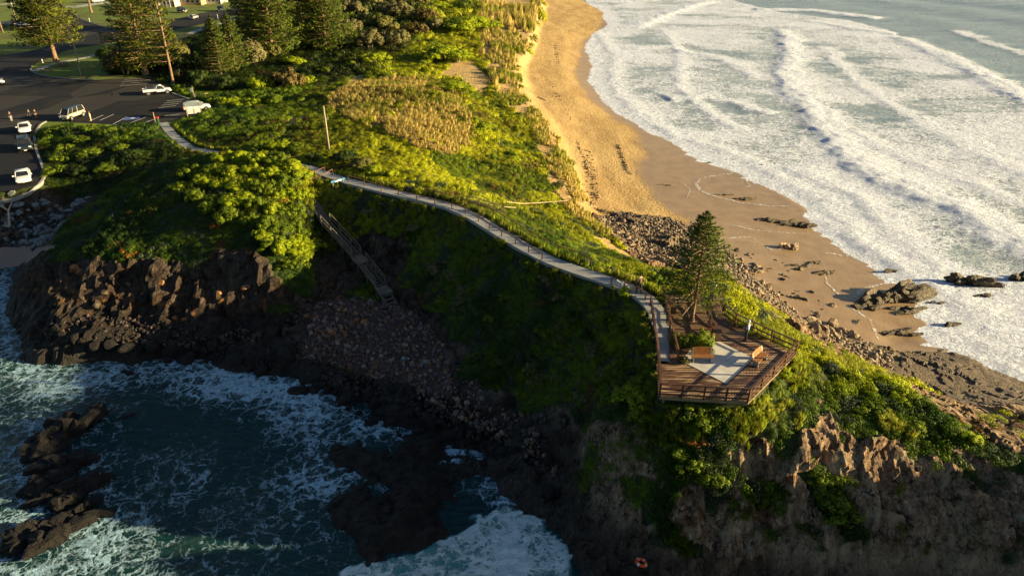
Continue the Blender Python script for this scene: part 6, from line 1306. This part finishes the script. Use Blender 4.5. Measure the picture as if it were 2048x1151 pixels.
while k < 60:
    x = rd.uniform(min(p[0] for p in DS), max(p[0] for p in DS)); y = rd.uniform(min(p[1] for p in DS), max(p[1] for p in DS))
    if inpoly(np.array([x]), np.array([y]), DS)[0]:
        kk = rd.choice(['green', 'green', 'olive', 'dark', 'grey']); r = empty('shrub', (x, y, float(Hraw(x, y))-.05), 'shaded shrub on the steep bank between path and cove', 'shrub', 'shrubs on the shaded bank', rd.uniform(0, 6)); s_ = rd.uniform(.6, 1.5); o = link('foliage', crown_mesh(kk, rd.randint(0, 3), 1), r); o.scale = (s_, s_, s_*rd.uniform(.6, .9)); k += 1
for px, py, rad, kd in ((1330, 560, 1.4, 'green'), (1360, 556, 1.2, 'bright'), (1310, 566, 1.0, 'green'), (1300, 556, 1.1, 'bright'), (1345, 574, 1.0, 'green'), (1450, 560, 1.1, 'green')): shrub(px, py, None, rad, rad*.9, kd, 'leafy shrub behind the deck at the path bend', 'shrubs behind the deck', 1, stem=False)
shrub(1406, 696, 11.02, 1.15, 1.75, 'green', 'large rounded shrub right side of the garden, behind the orange bench', 'deck garden shrubs', 2, stem=False); shrub(1370, 692, 11.02, 1.0, 1.6, 'green', 'darker rounded shrub beside the path rail in the deck garden', 'deck garden shrubs', 2, stem=False); shrub(1368, 722, 11.02, .5, .55, 'olive', 'small low olive shrub at the corner of the garden bed', 'deck garden shrubs', 2, stem=False)

# ------------------------------------------------------------------ rocks
def rock_material(name, c1, c2, c3, rough=.85, mossy=None):
    m, nt, b = mat(name); q = NT(nt); P = q.pos(); n = q.noise(q.scale(P, (1, 1, 2.2)), 1.3, 8, .68); v = q.vor(q.vmath('ADD', P, q.vmath('SCALE', q.noise(P, 2, 3, out=1), sc=.7)), 1.7)
    c = q.ramp(n, [(.3, c1), (.5, c2), (.72, c3)]); c = q.mix(q.math('SUBTRACT', .8, q.math('MULTIPLY', q.rng(v, 0, .06), .8)), c, tuple(x*.25 for x in c1))
    z = q.n('ShaderNodeSeparateXYZ'); q.put(z.inputs[0], P); wetd = q.rng(z.outputs[2], .7, .1, 0, .7); c = q.mix(wetd, c, tuple(x*.35 for x in c1)); q.put(b.inputs['Base Color'], c)
    b.inputs['Roughness'].default_value = rough; q.put(b.inputs['Normal'], q.bump(q.math('ADD', n, q.math('MULTIPLY', q.rng(v, 0, .08), .3)), .9, .25)); return m
MR = dict(tan=rock_material('tan_rock', (.20, .145, .09), (.34, .255, .165), (.48, .37, .24)), dark=rock_material('black_wet_rock', (.003, .0025, .002), (.006, .0045, .004), (.012, .009, .007), .9), grey=rock_material('blue_grey_rock', (.10, .12, .13), (.19, .22, .235), (.30, .34, .35)), rust=rock_material('rust_orange_rock', (.18, .07, .02), (.34, .15, .05), (.42, .24, .12)), brown=rock_material('brown_reef_rock', (.05, .037, .022), (.10, .075, .045), (.17, .125, .075), .7))
def rock_arrays(seed, sub=2, cuts=11, rough=.10):
    rng = np.random.default_rng(seed); bm = bmesh.new(); bmesh.ops.create_icosphere(bm, subdivisions=sub, radius=1); V = np.array([v.co[:] for v in bm.verts]); Fq = np.array([[v.index for v in f.verts] for f in bm.faces]); bm.free()
    for d in rdir(cuts, rng):
        k = rng.uniform(.55, .88); s = V @ d; V = V-d*np.maximum(s-k, 0)[:, None]
    V += V*(rough*fbm(V[:, 0]*2.2+seed, V[:, 1]*2.2, V[:, 2]*2.2, 3, seed))[:, None]; return V, Fq
RK = {}
def rock_mesh(kind, v, sub=2):
    if (kind, v, sub) not in RK: V, Fq = rock_arrays(300+v, sub, 9+v % 5); RK[(kind, v, sub)] = np_mesh('rock', V, Fq, MR[kind], False)
    return RK[(kind, v, sub)]
def rock(x, y, size, kind, label, group=None, name='boulder', cat='rock', sink=.35, sub=2, rot=None, v=None):
    o = link(name, rock_mesh(kind, random.randint(0, 7) if v is None else v, sub)); o.scale = size; o.rotation_euler = (random.uniform(-.25, .25), random.uniform(-.25, .25), random.uniform(0, 6.28) if rot is None else rot)
    o.location = (x, y, max(float(Hraw(x, y)), -.3)+size[2]*(1-2*sink)*.6); return tag(o, label, cat, group)
def heap(px, py, w, d, h, kind, label, n=9, seed=0, name='sea_rock', rz=0, z0=0.0, v=2):
    """one craggy rock mass with several shoulders and ledges, in one mesh"""
    rng = np.random.default_rng(seed); parts = []; x, y, _ = at(px, py, z0)
    for i in range(n):
        V, Fq = rock_arrays(400+seed*13+i, 4, 14, .16); t = i/max(1, n-1)
        s = np.array([w*(1.5/(n+1.5)+.12)*rng.uniform(.7, 1.3), d*(.22 if n > 4 else .34)*rng.uniform(.8, 1.3), h*.75*rng.uniform(.5, 1.25)]); a = rng.uniform(0, 3); Rm = np.array([[math.cos(a*.2), -math.sin(a*.2), 0], [math.sin(a*.2), math.cos(a*.2), 0], [0, 0, 1]])
        V = (V*s) @ Rm.T+np.array([(t-.5)*w*.66, rng.uniform(-.3, .3)*d, 0]); d1, e1, i1, p1 = worley(V[:, 0]*1.1+seed, V[:, 1]*1.1, V[:, 2]*1.6, 70); nrm = V/np.linalg.norm(V, axis=1)[:, None]
        V = V+nrm*((i1-.5)*.3*min(1, h)+p1*.45*min(1, h)+smooth(0, .1, e1)*.08*min(1, h))[:, None]; parts.append((V, Fq))
    V, Fq = join_q(parts); o = link(name, np_mesh(name, V, Fq, MR[kind], False)); o.location = (x, y, z0+.05); o.rotation_euler = (0, 0, rz); return tag(o, label, 'rock')
heap(1790, 596, 8.2, 3.2, 2.6, 'brown', 'largest brown rock at the waterline with flat top', 7, 1, z0=.2, rz=-.08); heap(1940, 567, 5.6, 2.2, 1.7, 'brown', 'long brown rock standing in white surf', 6, 2, rz=-.1); heap(2038, 556, 2.4, 1.6, 1.0, 'brown', 'small rock in surf at the right edge', 3, 3); heap(1783, 545, 1.2, .9, .7, 'brown', 'small dark rock just behind the largest shore rock', 2, 4)
heap(1732, 612, 2.4, 1.5, .7, 'brown', 'low rock left of the largest shore rock', 4, 5, z0=.3); heap(1815, 622, 3.4, 1.6, .6, 'brown', 'low weedy ledge in front of the largest shore rock', 5, 6, z0=.1); heap(1800, 665, 4, 1.2, .35, 'brown', 'thin flat ledge in the wash', 5, 7, z0=.15)
heap(1585, 448, 6.5, 1.8, .75, 'brown', 'long jagged reef lying on the wet sand', 8, 8, z0=.25, rz=-.12); heap(1530, 442, 2, 1, .5, 'brown', 'small reef outcrop left of the long jagged reef', 3, 9, z0=.35); heap(1493, 400, 2.4, .9, .6, 'brown', 'rock ringed by foam on the wet sand', 3, 10, z0=.3); heap(1442, 391, 2.6, .6, .4, 'brown', 'flat twin rocks inside the foam ring', 3, 11, z0=.4)
heap(1325, 372, 2.8, .7, .5, 'brown', 'weedy rock on the upper wet sand', 3, 12, z0=.8); heap(1295, 373, 1.8, .4, .25, 'brown', 'thin flat slab left of the weedy rock', 2, 13, z0=.9); heap(1578, 497, 1.9, 1.1, .9, 'tan', 'square tan boulder pair alone on the sand', 3, 14, z0=.5); heap(1592, 538, 3.4, 1.7, .8, 'brown', 'ragged rock in the middle of the rock pools', 5, 15, z0=.4)
heap(1625, 530, 2.2, 1, .6, 'brown', 'low ledge right behind the ragged rock', 3, 16, z0=.3); heap(1648, 548, 2.4, 1.1, .7, 'brown', 'rightmost rock of the pool group', 3, 17, z0=.3); heap(1512, 545, 2.4, 1.6, .8, 'tan', 'tan boulder cluster between pine and pools', 4, 18, z0=.8); heap(1505, 580, 4, 1.8, .6, 'brown', 'stepped ledge behind the lookout slope', 6, 19, z0=.7); heap(1570, 600, 3.6, 1.8, .8, 'brown', 'dark ledge beside the shaded sand', 5, 20, z0=.6, rz=-.4)
heap(1528, 600, 1.4, 1.1, .9, 'tan', 'single squarish tan boulder on the rubble bank', 1, 21, z0=1.1); heap(1524, 331, .8, .4, .4, 'brown', 'tiny rock in the foam edge', 1, 22); heap(1420, 326, .5, .4, .3, 'brown', 'tiny dark rock at the waterline', 1, 23)
heap(1905, 650, 1.4, .9, .4, 'brown', 'small awash rock off the platform', 2, 24); heap(1960, 590, 1.6, 1, .4, 'brown', 'small rock below the long surf rock', 2, 25); heap(1875, 606, 1.2, .6, .4, 'brown', 'little rock trailing the largest shore rock', 2, 26); heap(1700, 645, 2.2, .9, .35, 'brown', 'flat rock on the yellow sand patch', 3, 27, z0=.4)
heap(130, 872, 6.6, 4.6, 1.5, 'dark', 'black sea rock nearest the left shore', 14, 31, rz=1.25); heap(122, 935, 4.2, 3.6, 1.0, 'dark', 'black shoulder rock joined to the left stack', 9, 32); heap(125, 982, 5.8, 4.0, 1.1, 'dark', 'middle black sea rock of the left chain', 13, 33); heap(92, 1075, 5.0, 3.4, .9, 'dark', 'front black sea rock of the left chain', 11, 34, rz=.5); heap(185, 1015, 2.6, 1.8, .5, 'dark', 'low black rock right of the middle one', 3, 35)
heap(255, 746, 1.0, .7, .35, 'dark', 'small dark rock in the left foam', 2, 36); heap(262, 832, .9, .6, .3, 'dark', 'tiny half-drowned rock off the black stack', 1, 37)
def fill(poly_px, n, smin, smax, kinds, label, group, flat=(.5, .9), sink=.3, seed=0, name='rubble_boulder'):
    rs = random.Random(seed); P = hits(poly_px); xs = [p[0] for p in P]; ys = [p[1] for p in P]; k = 0
    while k < n:
        x = rs.uniform(min(xs), max(xs)); y = rs.uniform(min(ys), max(ys))
        if not inpoly(np.array([x]), np.array([y]), P)[0]: continue
        s = smin+(smax-smin)*rs.random()**2.5; kd = rs.choice(kinds); rock(x, y, (s, s*rs.uniform(.6, .95), s*rs.uniform(*flat)), kd, label if isinstance(label, str) else label[kd], group, sink=sink, name=name); k += 1
fill([(1195, 440), (1260, 440), (1340, 440), (1400, 470), (1440, 500), (1470, 545), (1360, 540), (1300, 522), (1240, 478)], 150, .2, .62, ['tan', 'tan', 'tan'], 'angular tan boulder in the rubble between sand and grassy slope', 'boulders of the beach rubble', seed=1)
fill([(1470, 520), (1540, 590), (1600, 640), (1690, 670), (1760, 700), (1780, 735), (1700, 715), (1600, 655), (1500, 575)], 110, .22, .7, ['tan', 'tan', 'brown'], 'angular boulder on the rocky foot of the lookout slope', 'boulders below the lookout', seed=2)
fill([(1470, 500), (1560, 520), (1640, 590), (1720, 640), (1640, 655), (1560, 600), (1490, 540)], 40, .15, .6, ['brown', 'brown', 'tan'], {'brown': 'dark rock half buried in the sand at the foot of the slope', 'tan': 'tan rock half buried in the sand at the foot of the slope'}, 'rocks half buried in sand', (.3, .6), .4, 12, 'beach_rock')
fill([(1610, 640), (1700, 650), (1720, 672), (1620, 665)], 14, .5, .85, ['tan'], 'large squarish tan boulder in the row at the sand edge', 'large boulders at the sand edge', (.7, 1), .2, 3)
fill([(-60, 400), (100, 392), (180, 395), (140, 430), (105, 478), (50, 488), (-60, 495)], 200, .32, .85, ['grey', 'grey', 'grey', 'brown'], 'blue-grey armour boulder of the seawall slope', 'boulders of the seawall', (.45, .7), .25, 4, 'seawall_boulder')
fill([(560, 610), (700, 600), (740, 650), (700, 680), (600, 640)], 24, .22, .5, ['rust', 'rust', 'tan'], {'rust': 'rusty orange boulder on the cove shingle', 'tan': 'tan boulder on the cove shingle'}, 'boulders on the cove shingle', seed=5, name='cove_boulder')
fill([(820, 640), (890, 690), (890, 760), (780, 740)], 22, .18, .42, ['tan', 'rust', 'grey'], {'rust': 'orange stone at the right side of the cove', 'tan': 'tan stone at the right side of the cove', 'grey': 'grey stone at the right side of the cove'}, 'stones right of the cove', seed=6, name='cove_boulder')
fill([(60, 660), (300, 670), (480, 690), (620, 730), (600, 750), (300, 720), (80, 720)], 60, .3, .95, ['dark'], 'black wet boulder on the shaded shore', 'black shore boulders', seed=7, name='shore_boulder'); fill([(640, 760), (720, 780), (900, 840), (1080, 930), (1110, 1010), (980, 900), (700, 850)], 70, .25, .8, ['dark'], 'black boulder between shingle and reef', 'black reef boulders', seed=8, name='shore_boulder')
fill([(100, 545), (400, 560), (560, 600), (480, 650), (300, 640), (80, 630)], 34, .3, .7, ['rust', 'brown', 'dark'], {'rust': 'lichen orange block at the foot of the left cliff', 'brown': 'brown block at the foot of the left cliff', 'dark': 'black block at the foot of the left cliff'}, 'blocks below the left cliff', seed=9, name='shore_boulder')
# stones too many to count
def cobbles(name, label, polys, n, smin, smax, cols, seed):
    rng = np.random.default_rng(seed); out = []
    for poly in polys:
        P = hits(poly); xs = [p[0] for p in P]; ys = [p[1] for p in P]; x = rng.uniform(min(xs), max(xs), n); y = rng.uniform(min(ys), max(ys), n); m = inpoly(x, y, P); out.append(np.c_[x[m], y[m]])
    K = np.vstack(out); n = len(K); h = Hraw(K[:, 0], K[:, 1]); ok = (h > -.15) & (np.hypot(Hraw(K[:, 0]+.5, K[:, 1])-h, Hraw(K[:, 0], K[:, 1]+.5)-h) < .33) & (h < 4.6); K = K[ok]; h = h[ok]; n = len(K); s = smin+(smax-smin)*rng.random(n)**3
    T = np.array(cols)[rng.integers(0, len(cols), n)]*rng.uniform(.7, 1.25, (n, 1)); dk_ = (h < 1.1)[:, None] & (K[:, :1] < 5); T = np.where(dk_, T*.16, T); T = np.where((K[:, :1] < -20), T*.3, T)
    m, nt, b = mat(name); q = NT(nt); q.put(b.inputs['Base Color'], q.mix(1, q.ramp(q.noise(q.pos(), 2.5, 4), [(.3, (.6, .6, .6)), (.7, (1.2, 1.2, 1.2))]), q.attr('tint', 'Color', True), 'MULTIPLY')); b.inputs['Roughness'].default_value = .75
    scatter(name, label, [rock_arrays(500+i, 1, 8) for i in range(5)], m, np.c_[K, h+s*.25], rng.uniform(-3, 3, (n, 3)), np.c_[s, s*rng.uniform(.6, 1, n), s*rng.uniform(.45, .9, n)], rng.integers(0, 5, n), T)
cobbles('shore_cobbles', 'countless loose cobbles on the cove and shaded shore', [[(560, 690), (580, 600), (700, 590), (790, 605), (860, 650), (900, 700), (930, 760), (1050, 812), (1140, 850), (1120, 960), (1000, 900), (880, 850), (700, 790), (600, 745), (400, 715), (100, 690), (80, 640), (300, 640), (480, 650)]], 26000, .05, .38, [(.10, .065, .06), (.14, .095, .085), (.07, .05, .045), (.22, .16, .14), (.14, .07, .035)], 1)
cobbles('beach_rubble', 'countless small rubble stones above the beach', [[(1190, 432), (1260, 432), (1340, 436), (1420, 470), (1500, 540), (1600, 632), (1700, 665), (1790, 705), (1780, 740), (1700, 720), (1600, 660), (1480, 565), (1360, 545), (1290, 520), (1230, 478)]], 22000, .07, .32, [(.25, .19, .13), (.33, .26, .18), (.16, .12, .08), (.22, .17, .13)], 2)
cobbles('seawall_stones', 'small stones wedged between the seawall boulders', [[(-60, 398), (100, 392), (190, 392), (150, 430), (110, 480), (50, 492), (-60, 498)]], 5000, .1, .35, [(.15, .17, .18), (.22, .25, .26), (.10, .07, .05)], 3)
# seaweed line on the beach
cobbles('seaweed_wrack', 'dark seaweed wrack scattered along the beach', [[(1165, 300), (1182, 300), (1198, 380), (1190, 420), (1178, 420), (1172, 350)], [(1190, 415), (1230, 425), (1330, 440), (1290, 440), (1200, 425)]], 700, .05, .22, [(.05, .03, .012)], 4)
cobbles('beach_wrack', 'thin broken lines of dark weed on the sand', [[(1150, 280), (1156, 280), (1200, 400), (1192, 402)], [(1096, 0), (1104, 0), (1090, 60), (1084, 60)], [(1108, 90), (1114, 90), (1120, 130), (1112, 130)], [(1085, 150), (1095, 150), (1150, 240), (1142, 244)], [(1230, 290), (1238, 290), (1262, 350), (1254, 350)], [(1260, 440), (1340, 452), (1420, 480), (1340, 470)]], 420, .04, .2, [(.06, .035, .015)], 5)
# driftwood
def wood_log(pts, r0, label, name='driftwood_log'):
    P = [Vector(hit(*p)) for p in pts]; r = MB().tube([p+Vector((0, 0, r0*1.2)) for p in P], [r0*(1-.5*i/len(P)) for i in range(len(P))], 8).build(name, simple('bleached_wood', (.42, .38, .33), .85, .3, 3), None, True); return tag(r, label, 'driftwood')
o = empty('driftwood_tree', (0, 0, 0), 'large bleached forked driftwood tree lying on the seawall boulders', 'driftwood'); a, b, c, d = (Vector(hit(*p))+Vector((0, 0, .55)) for p in ((22, 462), (20, 430), (29, 408), (-8, 418))); o.location = a
M_DRIFT = simple('bleached_wood', (.42, .38, .33), .85, .3, 3)
kid(MB().tube([a, b, c], [.16, .12, .05], 8).build('trunk', M_DRIFT, smoothed=True), o); kid(MB().tube([b, b.lerp(d, .5)+Vector((0, 0, .2)), d], [.11, .09, .06], 8).build('branch', M_DRIFT, smoothed=True), o); kid(MB().tube([a, a+Vector((-1.1, .3, .1))], [.14, .05], 8).build('root', M_DRIFT, smoothed=True), o)
wood_log([(512, 690), (522, 693)], .07, 'short pale driftwood stick on black shore'); wood_log([(1002, 196), (1018, 190), (1030, 184)], .14, 'grey driftwood branch beside the sandy dune track'); wood_log([(1075, 195), (1093, 202)], .1, 'thin driftwood pole lying on the dry sand')
